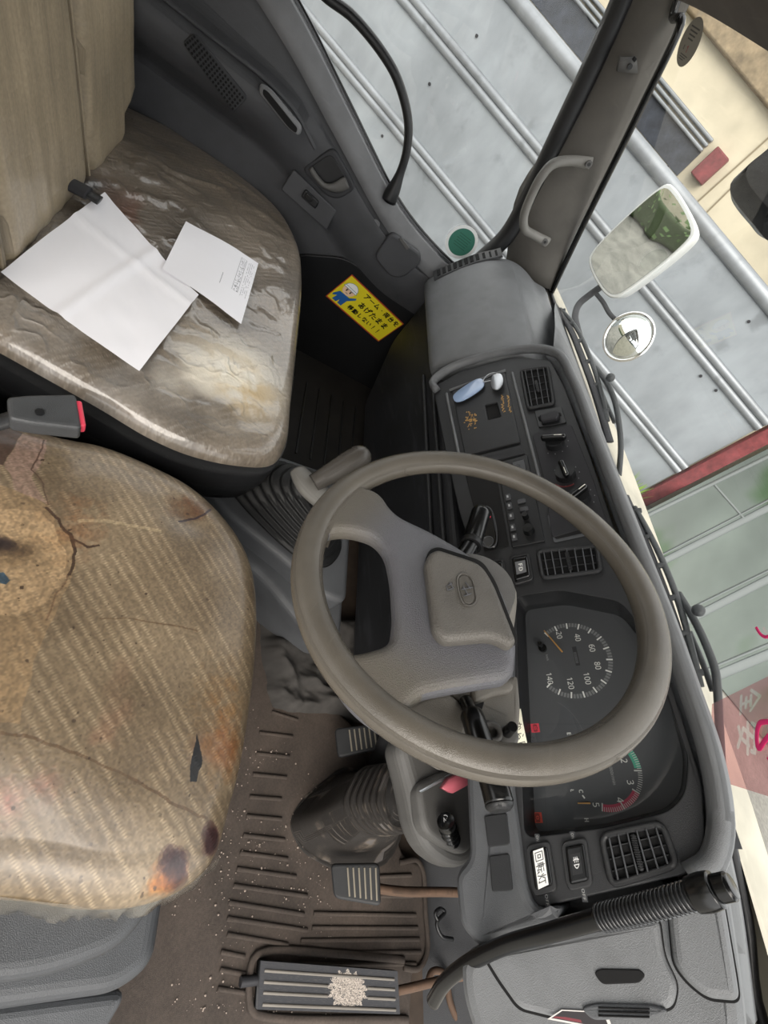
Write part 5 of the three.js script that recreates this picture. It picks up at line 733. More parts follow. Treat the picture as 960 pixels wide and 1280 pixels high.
{
  const c = thing('gear_console', 'grey gear lever console between the seats and the dashboard', 'console', [0, 0, 0]);
  const f = (pts, y) => pts.map(([a, b]) => { const p = atY(a, b, y); return [p.x, -p.z]; });
  obj('housing', ext(rpoly([[-0.07, -0.262], [0.03, -0.262], [0.085, -0.20], [0.145, -0.07], [0.20, 0.03], [0.20, 0.08], [-0.12, 0.08], [-0.10, -0.20]], 0.03), 0.20, 0.014, 5).rotateX(-Math.PI / 2).translate(0, FLY, 0), M.dashDark, c);
  obj('side_skirt', ext(rpoly([[0.05, -0.31], [0.11, -0.22], [0.17, -0.09], [0.26, 0.02], [0.27, 0.10], [0.0, 0.10], [0.0, -0.30]], 0.03), 0.15, 0.016, 5).rotateX(-Math.PI / 2).translate(0, FLY, 0), M.dashDark, c);
  const l = thing('gear_lever', 'gear lever with a worn grey handle and black ribbed rubber boot', 'gear lever', [0, 0, 0]);
  // boot: stacked oblong rings that shrink and creep forward
  const A = atY(278, 596, 0.265), Bk = atY(374, 684, 0.265), top = atY(402, 612, 0.40), rings = [], n = 7, per = 8;
  const rb = [], c0 = V(0.035, 0.262, 0.085), c1 = top.clone().add(V(0.004, -0.012, 0.002));
  for (let i = 0; i <= n * per; i++) { const t = i / (n * per), ph = (i % per) / per, w = 0.5 - 0.5 * Math.cos(ph * 2 * Math.PI), c = c0.clone().lerp(c1, t); c.z = mix(c0.z, c1.z, Math.pow(t, 0.9)); const a = mix(0.150, 0.040, Math.pow(t, 0.85)) + 0.006 * w, b = mix(0.070, 0.032, t) + 0.006 * w, r = []; for (let k = 0; k < 44; k++) { const th = k / 44 * Math.PI * 2, cx = Math.cos(th), sz = Math.sin(th), q = Math.pow(Math.abs(cx) ** 2.8 + Math.abs(sz) ** 2.8, -1 / 2.8); const lx = cx * q * b, lz = sz * q * a, ro = -0.55; const p = V(c.x + lx * Math.cos(ro) - lz * Math.sin(ro) * -1, c.y, c.z); p.x = c.x + lx * Math.cos(ro) + lz * Math.sin(ro); p.z = c.z - lx * Math.sin(ro) + lz * Math.cos(ro); p.y = c.y + lz * 0.25 * t; r.push(p); } rb.push(r); }
  obj('boot', loft(rb), plastic('#0e0f10', { rough: 0.55, grain: 0.0006, size: 0.08 }), l);
  const h0 = atY(392, 604, 0.428), h1 = atY(456, 568, 0.49), kk = h1.clone().sub(h0);
  obj('boot_collar', vtube([atY(372, 588, 0.405), atY(385, 606, 0.412), atY(402, 622, 0.412), atY(418, 640, 0.405)], (t) => [0.017 + 0.008 * Math.sin(t * Math.PI), 0.012 + 0.006 * Math.sin(t * Math.PI)], 24, 16), M.grip, l);
  obj('handle', vtube([h0, h0.clone().addScaledVector(kk, 0.3), h0.clone().addScaledVector(kk, 0.7), h1, h1.clone().addScaledVector(kk, 0.10)], (t) => (t < 0.8 ? mix(0.0165, 0.0225, smooth(0, 0.7, t)) : 0.0225 * Math.sqrt(Math.max(0.002, 1 - Math.pow((t - 0.8) / 0.2, 2)))), 48, 22), plastic('#4f4b46', { rough: 0.25, grain: 0.0003 }), l);
  obj('stem', vtube([c1.clone().add(V(0, -0.03, 0)), h0.clone().lerp(c1, 0.4), h0.clone().addScaledVector(kk, 0.1)], 0.009, 12, 14), M.dark, l);
}

{ // crumpled dark carpet beside the console, and the black strap behind the papers
  const c = thing('carpet_piece', 'crumpled dusty dark carpet on the floor between the console and the clutch pedal', 'carpet', [0, 0, 0]);
  const q = [[318, 770], [352, 760], [452, 800], [480, 880], [440, 908], [350, 885]].map(([a, b]) => atY(a, b, 0.10)), k = [q[0], q[1], q[3], q[5]];
  obj('carpet', grid(40, 40, (u, v) => { const p = bil(atY(318, 765, 0.1), atY(470, 770, 0.1), atY(486, 900, 0.1), atY(338, 888, 0.1), u, v), n = fbm(u * 6, v * 6, 64, 4, 9), r = 1 - Math.abs(2 * vn(u * 5 + n, v * 7 + n, 64, 3) - 1), e = Math.min(u, v, 1 - u, 1 - v); p.y = 0.062 + Math.min(1, e * 9) * (0.025 + 0.045 * r * n + 0.02 * n); p.x += 0.02 * (vn(v * 6, 3, 64, 5) - 0.5); p.z += 0.02 * (vn(u * 6, 8, 64, 5) - 0.5); return p; }), new THREE.MeshStandardMaterial({ color: '#4c4b4b', roughness: 0.95, map: GRIME, side: THREE.DoubleSide }), c, true);
  const b = thing('belt_strap', 'short black belt strap lying on the passenger seat behind the papers', 'strap', [0, 0, 0]);
  const P = [[66, 228], [84, 234], [104, 244], [124, 256]].map(([a, d]) => atY(a, d, 0.47).setY(0.4775)); obj('webbing', vtube(P, () => [0.014, 0.004], 30, 10), M.black, b); obj('tongue', vtube(P.slice(1, 3).concat([P[2].clone().lerp(P[3], 0.3)]), () => [0.017, 0.0075], 12, 12), M.rubber, b);
}
// ---------------------------------------------------------------- floor mat and pedals
const matTex = dataTex(1024, 1024, (u, v) => { const n = fbm(u * 6, v * 6, 6, 6, 63), m = fbm(u * 22, v * 22, 22, 4, 5), s = vn(u * 300, v * 300, 300, 31), sp = vn(u * 190, v * 190, 190, 77) > 0.93 ? 0.16 : 0; const k = 0.56 + 0.36 * n + 0.16 * (m - 0.5) + 0.1 * (s - 0.5) + sp * n; return [k, k * 0.955, k * 0.92]; });
const mMat = new THREE.MeshStandardMaterial({ color: '#665e58', roughness: 0.8, map: rep(matTex, 0.7), bumpMap: rep(GRAIN, 0.03), bumpScale: 0.0008, side: THREE.DoubleSide });
const MY = 0.082;
{
  const m = thing('floor_mat', 'dusty ribbed rubber mat on the floor in front of the seat', 'floor mat', [0, 0, 0]);
  const f = (pts, y = MY) => pts.map(([a, b]) => { const p = atY(a, b, y); return [p.x, -p.z]; });
  const o = f([[528, 1082], [532, 1130], [535, 1190], [528, 1212], [516, 1214], [512, 1300]]);
  obj('sheet', ext(rpoly([...o, [0.90, -0.30], [0.16, -0.30], [0.14, 0.0], ...f([[372, 790], [402, 872], [440, 905], [505, 1070]])], 0.012), 0.02, 0.006).rotateX(-Math.PI / 2).translate(0, FLY + 0.002, 0), mMat, m);
  // raised ribs, pressed along the cab
  const rib = (a, b) => { const p = atY(...a, MY + 0.001), q = atY(...b, MY + 0.001); obj('rib', vtube([p, p.clone().lerp(q, 0.5), q], () => [0.0035, 0.003], 8, 8), mMat, m); };
  for (const q of [[[286, 1128], [380, 1143]], [[284, 1148], [384, 1163]], [[284, 1168], [360, 1181]], [[292, 1107], [384, 1120]], [[296, 1086], [370, 1096]], [[300, 1066], [360, 1074]], [[304, 1044], [356, 1050]], [[308, 1020], [352, 1024]], [[312, 996], [352, 999]], [[316, 968], [358, 972]], [[320, 942], [362, 946]], [[324, 916], [366, 921]], [[276, 1190], [306, 1196]], [[275, 1212], [306, 1218]], [[272, 1236], [306, 1241]],
    [[392, 1142], [520, 1144]], [[390, 1160], [522, 1160]], [[376, 1176], [524, 1174]], [[372, 1192], [526, 1190]], [[468, 1096], [514, 1094]], [[468, 1120], [516, 1120]], [[372, 1205], [520, 1205]], [[340, 890], [372, 900]], [[346, 868], [372, 878]]]) rib(...q);
  obj('raised_edge', vtube([[500, 1078], [522, 1076], [529, 1090], [532, 1140], [534, 1190], [524, 1210], [505, 1210]].map(([a, b]) => atY(a, b, MY + 0.003)), () => [0.005, 0.004], 50, 8), mMat, m);
  obj('pedal_well', vtube([[505, 1200], [420, 1192], [330, 1190], [316, 1200], [314, 1262], [326, 1270], [510, 1275]].map(([a, b]) => atY(a, b, MY + 0.003)), () => [0.006, 0.004], 70, 8), mMat, m);
  // grit on the mat
  const r = mulberry(14), g = new THREE.IcosahedronGeometry(0.0011, 0), im = new THREE.InstancedMesh(g, new THREE.MeshStandardMaterial({ color: '#a09287', roughness: 0.9 }), 620); im.name = 'grit'; const M4 = new THREE.Matrix4();
  let k = 0; while (k < 620) { const a = 215 + r() * 200, b = 880 + r() * 390, c = fbm(a * 0.02, b * 0.02, 256, 3, 4); if (c < 0.42 + r() * 0.2) continue; const p = atY(a, b, MY + 0.0015), s = 0.4 + r() * r() * 1.6; M4.makeRotationY(r() * 6).scale(V(s, s * 0.7, s)).setPosition(p); im.setMatrixAt(k++, M4); }
  im.userData.kind = 'stuff'; tag(im, 'pale grit scattered over the dusty floor mat', 'grit'); im.castShadow = im.receiveShadow = true; scene.add(im);
}
{
  const m = thing('floor_mat', 'added black sheet standing for the shade in the footwell in front of the passenger seat', 'floor mat', [0, 0, 0]);  // dark ribbed sheet added to stand for the shade of this footwell
  obj('sheet', ext(rpoly([[-0.735, -0.40], [-0.125, -0.40], [-0.125, 0.12], [-0.30, 0.42], [-0.62, 0.42], [-0.735, 0.25]], 0.03), 0.012, 0.004).rotateX(-Math.PI / 2).translate(0, FLY + 0.0005, 0), new THREE.MeshStandardMaterial({ color: '#2b2928', roughness: 0.8, map: rep(GRIME, 0.5) }), m);
  for (let i = 0; i < 9; i++) obj('rib', T(rbox(0.30, 0.006, 0.006, 0.002), -0.45, FLY + 0.0135, -0.26 + i * 0.045), M.black, m);
}
function pedal(px, label, arm, y) {
  const c = px.map(([a, b]) => atY(a, b, y)), ctr = c.reduce((a, p) => a.add(p), V(0, 0, 0)).divideScalar(4), g = thing('brake_pedal', label, 'pedal', [0, 0, 0], 'pads of the hanging pedals');
  // pad stands tilted towards the driver
  const tl = (p) => { const q = p.clone(); q.y += (ctr.z - p.z) * 0.55; return q; };
  const [a, b, d, e] = c.map(tl), nrm = b.clone().sub(a).cross(e.clone().sub(a)).normalize(); if (nrm.y < 0) nrm.negate();
  const ux = e.clone().sub(a).normalize(), uy = nrm.clone().cross(ux), m = basis(ux, uy, nrm, ctr.clone().setY(y)), loc = [a, b, d, e].map((p) => { const q = p.clone().sub(ctr.clone().setY(y)); return [q.dot(ux), q.dot(uy)]; });
  const pad = obj('pad', ext(rpoly(loc, 0.010), 0.014, 0.004).translate(0, 0, -0.014).applyMatrix4(m), plastic('#232426', { rough: 0.55 }), g);
  const L = loc; for (let i = 0; i < 6; i++) { const t = 0.34 + i * 0.115, p = [mix(L[0][0], L[1][0], t), mix(L[0][1], L[1][1], t)], q = [mix(L[3][0], L[2][0], t), mix(L[3][1], L[2][1], t)], k = 0.12, P = V(mix(p[0], q[0], k), mix(p[1], q[1], k), 0.0005), Q = V(mix(q[0], p[0], k), mix(q[1], p[1], k), 0.0005); obj('tread_rib', vtube([P, P.clone().lerp(Q, 0.5), Q], () => [0.0016, 0.0012], 4, 6, false, V(0, 0, 1)).applyMatrix4(m), plastic('#8d8678', { rough: 0.7, grain: 0 }), pad); }
  obj('arm', vtube(arm, 0.008, 24, 12), M.rust, g); return g;
}
pedal([[425, 908], [465, 906], [468, 938], [428, 946]].map((p) => p), 'small ribbed pedal pad nearest the gear lever, half under the steering wheel rim', [atY(455, 925, 0.13), V(0.46, 0.14, -0.30), V(0.45, 0.3, -0.42)], 0.16).name = 'clutch_pedal';
pedal([[421, 1080], [467, 1078], [468, 1132], [424, 1124]], 'small ribbed pedal pad on a rusty arm between column boot and accelerator', [atY(455, 1108, 0.135), atY(500, 1114, 0.145), atY(560, 1115, 0.155), atY(590, 1116, 0.2)], 0.165);
{
  const f = (pts, y) => pts.map(([a, b]) => { const p = atY(a, b, y); return [p.x, -p.z]; });
  const g = thing('accelerator_pedal', 'long ribbed accelerator pedal with a pale dusty patch', 'pedal', [0, 0, 0]);
  const T0 = [[326, 1201], [497, 1214], [500, 1268], [322, 1262]], yb = 0.098, yt = 0.135;
  const cs = T0.map(([a, b], i) => atY(a, b, i === 0 || i === 3 ? yb : yt));
  const tex = canvasTex(1024, 384, (c, w, h) => { c.fillStyle = '#343539'; c.fillRect(0, 0, w, h); const r = mulberry(50); for (let i = 0; i < 2600; i++) { c.fillStyle = `rgba(150,135,120,${r() * 0.16})`; c.fillRect(r() * w, r() * h, 2 + r() * 26, 1 + r() * 4); } for (let i = 0; i < 3800; i++) { const a = r() * 6.3, d = Math.sqrt(r()) * (0.93 + 0.1 * Math.sin(a * 13) + 0.06 * Math.sin(a * 29)), q = 140 + r() * 60; c.fillStyle = `rgba(${q},${q * 0.94},${q * 0.88},0.85)`; c.fillRect(w * 0.615 + Math.cos(a) * d * 145 - 4, h * 0.5 + Math.sin(a) * d * 165 - 4, 7, 7); } for (let i = 0; i < 500; i++) { const a = r() * 6.3, d = Math.sqrt(r()); c.fillStyle = 'rgba(50,46,44,0.8)'; c.fillRect(w * 0.615 + Math.cos(a) * d * 140, h * 0.5 + Math.sin(a) * d * 160, 4, 4); } });
  obj('pad', grid(2, 2, (u, v) => bil(...cs, u, v)), new THREE.MeshStandardMaterial({ map: tex, roughness: 0.75, side: THREE.DoubleSide }), g, true);
  obj('pad_body', slab(cs.map((p) => p.clone().add(V(0, -0.0006, 0))), V(0, -0.016, 0)), M.dark, g);
  for (const t of [0.2, 0.44, 0.66, 0.9]) { const a = cs[0].clone().lerp(cs[3], t), b = cs[1].clone().lerp(cs[2], t), seg = t > 0.3 && t < 0.8 ? [[0.03, 0.47], [0.76, 0.97]] : [[0.03, 0.97]]; for (const [s, e] of seg) { const P = a.clone().lerp(b, s), Q = a.clone().lerp(b, e); obj('tread_rib', vtube([P, P.clone().lerp(Q, 0.5), Q], () => [0.0022, 0.0018], 4, 6), plastic('#77726b', { rough: 0.7, grain: 0 }), g); } }
  const hb = cs[0].clone().lerp(cs[3], 0.5); obj('hinge', cyl(0.007, 0.007, 0.055, 14).rotateX(Math.PI / 2).translate(hb.x - 0.004, 0.088, hb.z + 0.0), M.rubber, g);
  obj('arm', vtube([cs[1].clone().lerp(cs[2], 0.5).add(V(0, -0.01, 0)), V(0.80, 0.16, -0.44), V(0.79, 0.3, -0.5)], 0.007, 14, 10), M.rust, g);
}
// steering column boot: shoe-shaped base with a ribbed neck
{
  const b = thing('column_boot', 'worn black rubber boot with ribbed neck around the steering column foot', 'boot', [0, 0, 0]);
  const mb = new THREE.MeshStandardMaterial({ color: '#5f5a57', roughness: 0.6, map: rep(dataTex(512, 512, (u, v) => { const n = fbm(u * 5, v * 5, 5, 6, 23), m = smooth(0.5, 0.72, n); const k = mix(0.42, 1.5, m * 0.75); return [k, k * 0.95, k * 0.88]; }), 0.2), bumpMap: rep(GRAIN, 0.04), bumpScale: 0.001 });
  const ringAt = (pts, y) => spline(pts.map(([a, c]) => atY(a, c, y)), 48, true).slice(0, 48);
  obj('body', loft([ringAt([[362, 1030], [378, 1002], [430, 962], [490, 985], [500, 1040], [480, 1078], [420, 1084], [380, 1062]], 0.072), ringAt([[364, 1030], [380, 1003], [430, 965], [488, 986], [498, 1040], [480, 1074], [420, 1080], [382, 1060]], 0.09), ringAt([[374, 1028], [388, 1006], [432, 966], [488, 984], [500, 1040], [478, 1066], [425, 1072], [390, 1056]], 0.10), ringAt([[400, 1020], [410, 1000], [440, 968], [482, 975], [500, 1040], [480, 1056], [436, 1060], [412, 1044]], 0.155), ringAt([[434, 1008], [440, 988], [454, 966], [482, 966], [500, 1010], [498, 1034], [470, 1042], [448, 1034]], 0.21)]), mb, b);
  obj('base_flange', (() => { const g = ext(rpoly([[359, 1030], [376, 998], [430, 955], [494, 980], [506, 1040], [484, 1084], [420, 1090], [376, 1066]].map(([a, c]) => { const p = atY(a, c, 0.082); return [p.x, -p.z]; }), 0.03), 0.008, 0.003); return g.rotateX(-Math.PI / 2).translate(0, 0.076, 0); })(), mb, b);
  for (let i = 0; i < 6; i++) { const t = i / 5, y = mix(0.205, 0.29, t); const r = ringAt([[434 + 46 * t * 0.9, 1006 - 4 * t], [440 + 42 * t, 984 - 6 * t], [456 + 36 * t, 964 - 6 * t], [484 + 22 * t, 966], [502 + 10 * t, 1008], [500 + 12 * t, 1032 - 2 * t], [472 + 28 * t, 1040 - 4 * t], [450 + 38 * t, 1032 - 4 * t]], y); obj('neck_ring', vtube(r, 0.0075, 60, 10, true), mb, b); }
  obj('neck', loft([ringAt([[436, 1006], [442, 986], [457, 967], [482, 968], [499, 1008], [497, 1030], [470, 1038], [450, 1030]], 0.20), ringAt([[482, 1002], [484, 978], [494, 960], [508, 966], [512, 1008], [512, 1030], [500, 1036], [488, 1028]], 0.30)]), mb, b);
}
// a bundle of floor hardware at the right: bracket and cable
{
  const h = thing('pedal_bracket', 'rusty bracket and loose black cable on the floor by the brake lever', 'bracket', [0, 0, 0]);
  obj('plate', T(rbox(0.07, 0.004, 0.05, 0.002), 0.79, 0.10, -0.47), M.rust, h); obj('bar', vtube([[534, 1232], [540, 1215], [556, 1218], [562, 1250], [572, 1278]].map(([a, b]) => atY(a, b, 0.10)), 0.006, 30, 10), M.rust, h);
  obj('cable', vtube([[548, 1152], [544, 1142], [550, 1136], [556, 1140], [546, 1154], [552, 1170], [566, 1174]].map(([a, b]) => atY(a, b, 0.12)), 0.0035, 50, 8), M.black, h);
}
// ---------------------------------------------------------------- parking brake lever
{
  const l = thing('parking_brake_lever', 'black curved parking brake lever with ribbed grip and push button', 'lever', [0, 0, 0]);
  const ds = [[541, 1252, 0.86], [556, 1228, 0.81], [584, 1205, 0.76], [630, 1182, 0.70], [690, 1165, 0.64], [752, 1147, 0.595]].map((q) => atD(...q)), gs = [[750, 1147, 0.597], [800, 1136, 0.575], [868, 1118, 0.555]].map((q) => atD(...q));
  obj('shaft', vtube(ds, () => [0.0070, 0.0085], 70, 16), M.gloss, l);
  obj('shaft_seam', vtube(ds.map((p) => p.clone().add(V(-0.002, 0.0078, 0.004))), 0.0012, 60, 6), M.dashDark, l);
  const N = 24, gp = spline(gs, N * 6); obj('grip_core', vtube(gs, 0.0093, 20, 18), M.black, l);
  for (let i = 0; i < N; i++) { const p = gp[Math.floor((i + 0.5) * 6)], q = gp[Math.min(gp.length - 1, Math.floor((i + 0.5) * 6) + 1)], t = q.clone().sub(p).normalize(); obj('grip_ring', new THREE.TorusGeometry(0.0096, 0.0014, 8, 28).applyQuaternion(new THREE.Quaternion().setFromUnitVectors(V(0, 0, 1), t)).translate(...p.toArray()), plastic('#2b2c2e', { rough: 0.25, grain: 0 }), l); }
  const e0 = atD(866, 1119, 0.556), e1 = atD(896, 1111, 0.549), e2 = atD(898, 1111, 0.5485), e3 = atD(916, 1107, 0.545);
  obj('collar', vtube([e0, e0.clone().lerp(e1, 0.5), e1], (t) => 0.0122 + 0.001 * Math.sin(t * Math.PI), 10, 24), M.gloss, l);
  obj('push_button', vtube([e1, e1.clone().lerp(e3, 0.5), e3], (t) => 0.0098 - (t > 0.9 ? 0.0015 : 0), 12, 24), M.gloss, l);
}
// ---------------------------------------------------------------- pillar grab handle, clip, mirror, stickers, key ring
{
  const g = thing('pillar_handle', 'grey grab handle bolted to the left windscreen pillar', 'grab handle', [0, 0, 0]);
  const q = (a, b, x) => atX(a, b, x), pts = [q(738, 204, -0.675), q(712, 201, -0.668), q(690, 206, -0.655), q(676, 222, -0.65), q(664, 245, -0.65), q(655, 270, -0.65), q(656, 286, -0.653), q(668, 294, -0.66), q(684, 303, -0.672)];
  obj('bar', vtube(pts, (t) => { const e = smooth(0.14, 0, t) + smooth(0.86, 1, t); return [0.0105 + 0.002 * e, 0.010 - 0.002 * e]; }, 80, 16, false, V(1, 0, 0)), M.grip, g);
  for (const [a, b] of [[736, 205], [681, 302]]) { const p = q(a, b, -0.66); const s = obj('screw_cup', cyl(0.0075, 0.0075, 0.004, 20).rotateZ(Math.PI / 2).translate(p.x + 0.001, p.y, p.z), M.columnDark, g); obj('screw', cyl(0.004, 0.004, 0.003, 6).rotateZ(Math.PI / 2).translate(p.x + 0.0025, p.y, p.z), M.black, s); }
  const c = thing('visor_clip', 'small grey plastic clip bracket high on the windscreen pillar', 'clip', [0, 0, 0]);
  const p = atX(786, 82, -0.70), C = [[776, 72], [796, 72], [797, 92], [772, 90]].map(([a, b]) => atX(a, b, -0.695)); obj('plate', loft([C, C.map((v) => v.clone().add(V(-0.012, 0, 0)))]), M.columnDark, c); obj('socket', cyl(0.005, 0.005, 0.006, 16).rotateZ(Math.PI / 2).translate(p.x + 0.006, p.y, p.z), M.black, c); const r = atX(793, 74, -0.69); obj('slot', T(rbox(0.004, 0.006, 0.008, 0.001), r.x, r.y, r.z), M.hole, c);
}
{
  const m = thing('rearview_mirror', 'black interior rear view mirror hanging at the edge of the windscreen', 'mirror', [0, 0, 0]);
  const d = 1.0, O = [[931, 219], [934, 208], [950, 194], [1024, 142], [1074, 172], [1084, 222], [994, 290], [962, 264]], P = O.map(([a, b]) => atD(a, b, d)), dir = AZ.clone().multiplyScalar(-0.03);
  const c = P.reduce((a, p) => a.add(p), V(0, 0, 0)).divideScalar(8); const Q = spline(P, 60, true).slice(0, 60); obj('housing', loft([Q.map((p) => p.clone().lerp(c, 0.03)), Q, Q.map((p) => p.clone().add(dir)), Q.map((p) => p.clone().lerp(c, 0.25).addScaledVector(dir, 1.7))]), M.gloss, m);
  obj('stem', vtube([c.clone().addScaledVector(dir, 1.4), c.clone().add(V(0.02, 0.06, -0.02)), c.clone().add(V(0.03, 0.13, 0.0))], 0.009, 12, 12), M.black, m);
}
{ // yellow warning sticker on the lower door liner
  const q = [[407, 370], [473, 427], [505, 405], [440, 343]].map(([a, b]) => atX(a, b, -0.7328));
  const t = canvasTex(1024, 512, (g, w, h) => {
    g.fillStyle = '#b8472c'; g.fillRect(0, 0, w, h); g.fillStyle = '#e9d92b'; g.fillRect(12, 18, w - 24, h - 36);
    writeJ(g, 'アーム・荷台を', 330, 44, 95, 13, '#15150f'); writeJ(g, 'あげたまま', 370, 190, 112, 15, '#15150f'); writeJ(g, '移動しない!!', 306, 345, 88, 13, '#15150f');
    // a plain little worker in blue with a white helmet
    g.fillStyle = '#2b62a8'; g.beginPath(); g.moveTo(70, 300); g.lineTo(230, 290); g.lineTo(300, 220); g.lineTo(312, 250); g.lineTo(240, 350); g.lineTo(235, 470); g.lineTo(170, 470); g.lineTo(160, 410); g.lineTo(140, 470); g.lineTo(76, 470); g.lineTo(86, 380); g.lineTo(36, 420); g.lineTo(28, 392); g.closePath(); g.fill();
    g.fillStyle = '#f2cfb0'; g.beginPath(); g.ellipse(150, 212, 92, 84, 0, 0, 7); g.fill(); g.fillStyle = '#f4f6f6'; g.strokeStyle = '#5b7f98'; g.lineWidth = 6; g.beginPath(); g.arc(150, 178, 100, Math.PI, 0); g.lineTo(262, 190); g.lineTo(38, 190); g.closePath(); g.fill(); g.stroke(); g.beginPath(); g.moveTo(50, 160); g.lineTo(250, 160); g.stroke();
    g.fillStyle = '#1d1d1d'; for (const x of [118, 182]) { g.beginPath(); g.ellipse(x, 222, 10, 18, 0, 0, 7); g.fill(); } g.strokeStyle = '#1d1d1d'; g.lineWidth = 5; g.beginPath(); g.moveTo(132, 262); g.lineTo(168, 262); g.stroke(); g.beginPath(); g.moveTo(100, 198); g.lineTo(134, 204); g.moveTo(200, 198); g.lineTo(166, 204); g.stroke();
  });
  tag(obj('warning_sticker', quad(...q), new THREE.MeshStandardMaterial({ map: t, roughness: 0.35, side: THREE.DoubleSide }), scene, true), 'yellow warning sticker with black lettering and a cartoon worker in blue', 'sticker');
}
{ // round stickers on the glass
  const disc = (c, ex, ey, draw, name, label) => { const t = canvasTex(256, 256, draw); const g = new THREE.CircleGeometry(1, 48).applyMatrix4(basis(ex, ey, ex.clone().cross(ey).normalize(), c)); return tag(obj(name, g, new THREE.MeshStandardMaterial({ map: t, roughness: 0.5, side: THREE.DoubleSide }), scene, true), label, 'sticker'); };
  const c = atX(577, 303, XD - 0.012), ex = atX(577, 324, XD - 0.012).sub(c), ey = atX(598, 302, XD - 0.012).sub(c);
  disc(c, V(0, 0, -1).multiplyScalar(0.045), V(0, 0.045, 0), (g) => { g.fillStyle = '#f6f8f7'; g.fillRect(0, 0, 256, 256); g.fillStyle = '#3d7a68'; g.beginPath(); g.arc(128, 128, 104, 0, 7); g.fill(); g.fillStyle = 'rgba(30,70,58,0.6)'; for (let i = 0; i < 6; i++) g.fillRect(70 + (i % 2) * 10, 74 + i * 18, 110, 5); }, 'green_sticker', 'round green sticker with a white rim on the passenger window');
  const q = onGlass(862, 53, -0.004), a = onGlass(862, 25, -0.004).sub(q), b = onGlass(880, 53, -0.004).sub(q);
  disc(q, V(0.037, 0, 0), GU.clone().multiplyScalar(0.031), (g) => { g.fillStyle = '#8a857a'; g.fillRect(0, 0, 256, 256); g.save(); g.translate(128, 128); g.fillStyle = '#3a3733'; g.font = '26px sans-serif'; g.textAlign = 'center'; for (let i = 0; i < 4; i++) g.fillRect(-70 + i * 8, -78 + i * 20, 130 - i * 18, 8); g.font = 'bold 52px sans-serif'; g.fillStyle = '#8d2a38'; g.fillText('1', 6, 52); g.fillStyle = '#3a3733'; g.font = 'bold 34px sans-serif'; g.fillText('8', -46, 46); for (let i = 0; i < 3; i++) g.fillRect(-56, 66 + i * 12, 110 - i * 20, 5); g.restore(); }, 'inspection_sticker', 'round grey inspection sticker high on the windscreen by the pillar');
}
{ // key with a pale blue tag lying on the tray lid
  const k = thing('key_ring', 'small key on a ring with a pale blue plastic tag on the tray lid', 'keys', [0, 0, 0]);
  const w = (a, b, z) => { const p = D3(a, b, z); return V(0, 0, 0).copy(DP).add(V(p.x, 0, 0)).addScaledVector(DU, p.y).addScaledVector(DN, p.z); };
  const P = [[567, 497], [572, 491], [598, 475], [605, 477], [604, 485], [578, 502], [570, 503]].map(([a, b]) => w(a, b, 0.010)); const Q = spline(P, 40, true).slice(0, 40); obj('tag', loft([Q, Q.map((p) => p.clone().addScaledVector(DN, 0.004))]), new THREE.MeshPhysicalMaterial({ color: '#9fb6d8', roughness: 0.2, clearcoat: 1 }), k);
  const c = w(613, 474, 0.016); obj('ring', vtube([[604, 477], [609, 469], [617, 466], [624, 469], [622, 474], [612, 476]].map(([a, b]) => w(a, b, 0.016)), 0.0010, 50, 8, true), M.silver, k);
  const H = [[614, 478], [617, 470], [625, 468], [629, 474], [627, 484], [622, 488], [616, 486]].map(([a, b]) => w(a, b, 0.014)), R = spline(H, 30, true).slice(0, 30); obj('key_head', loft([R, R.map((p) => p.clone().addScaledVector(DN, 0.003))]), M.silver, k);
}

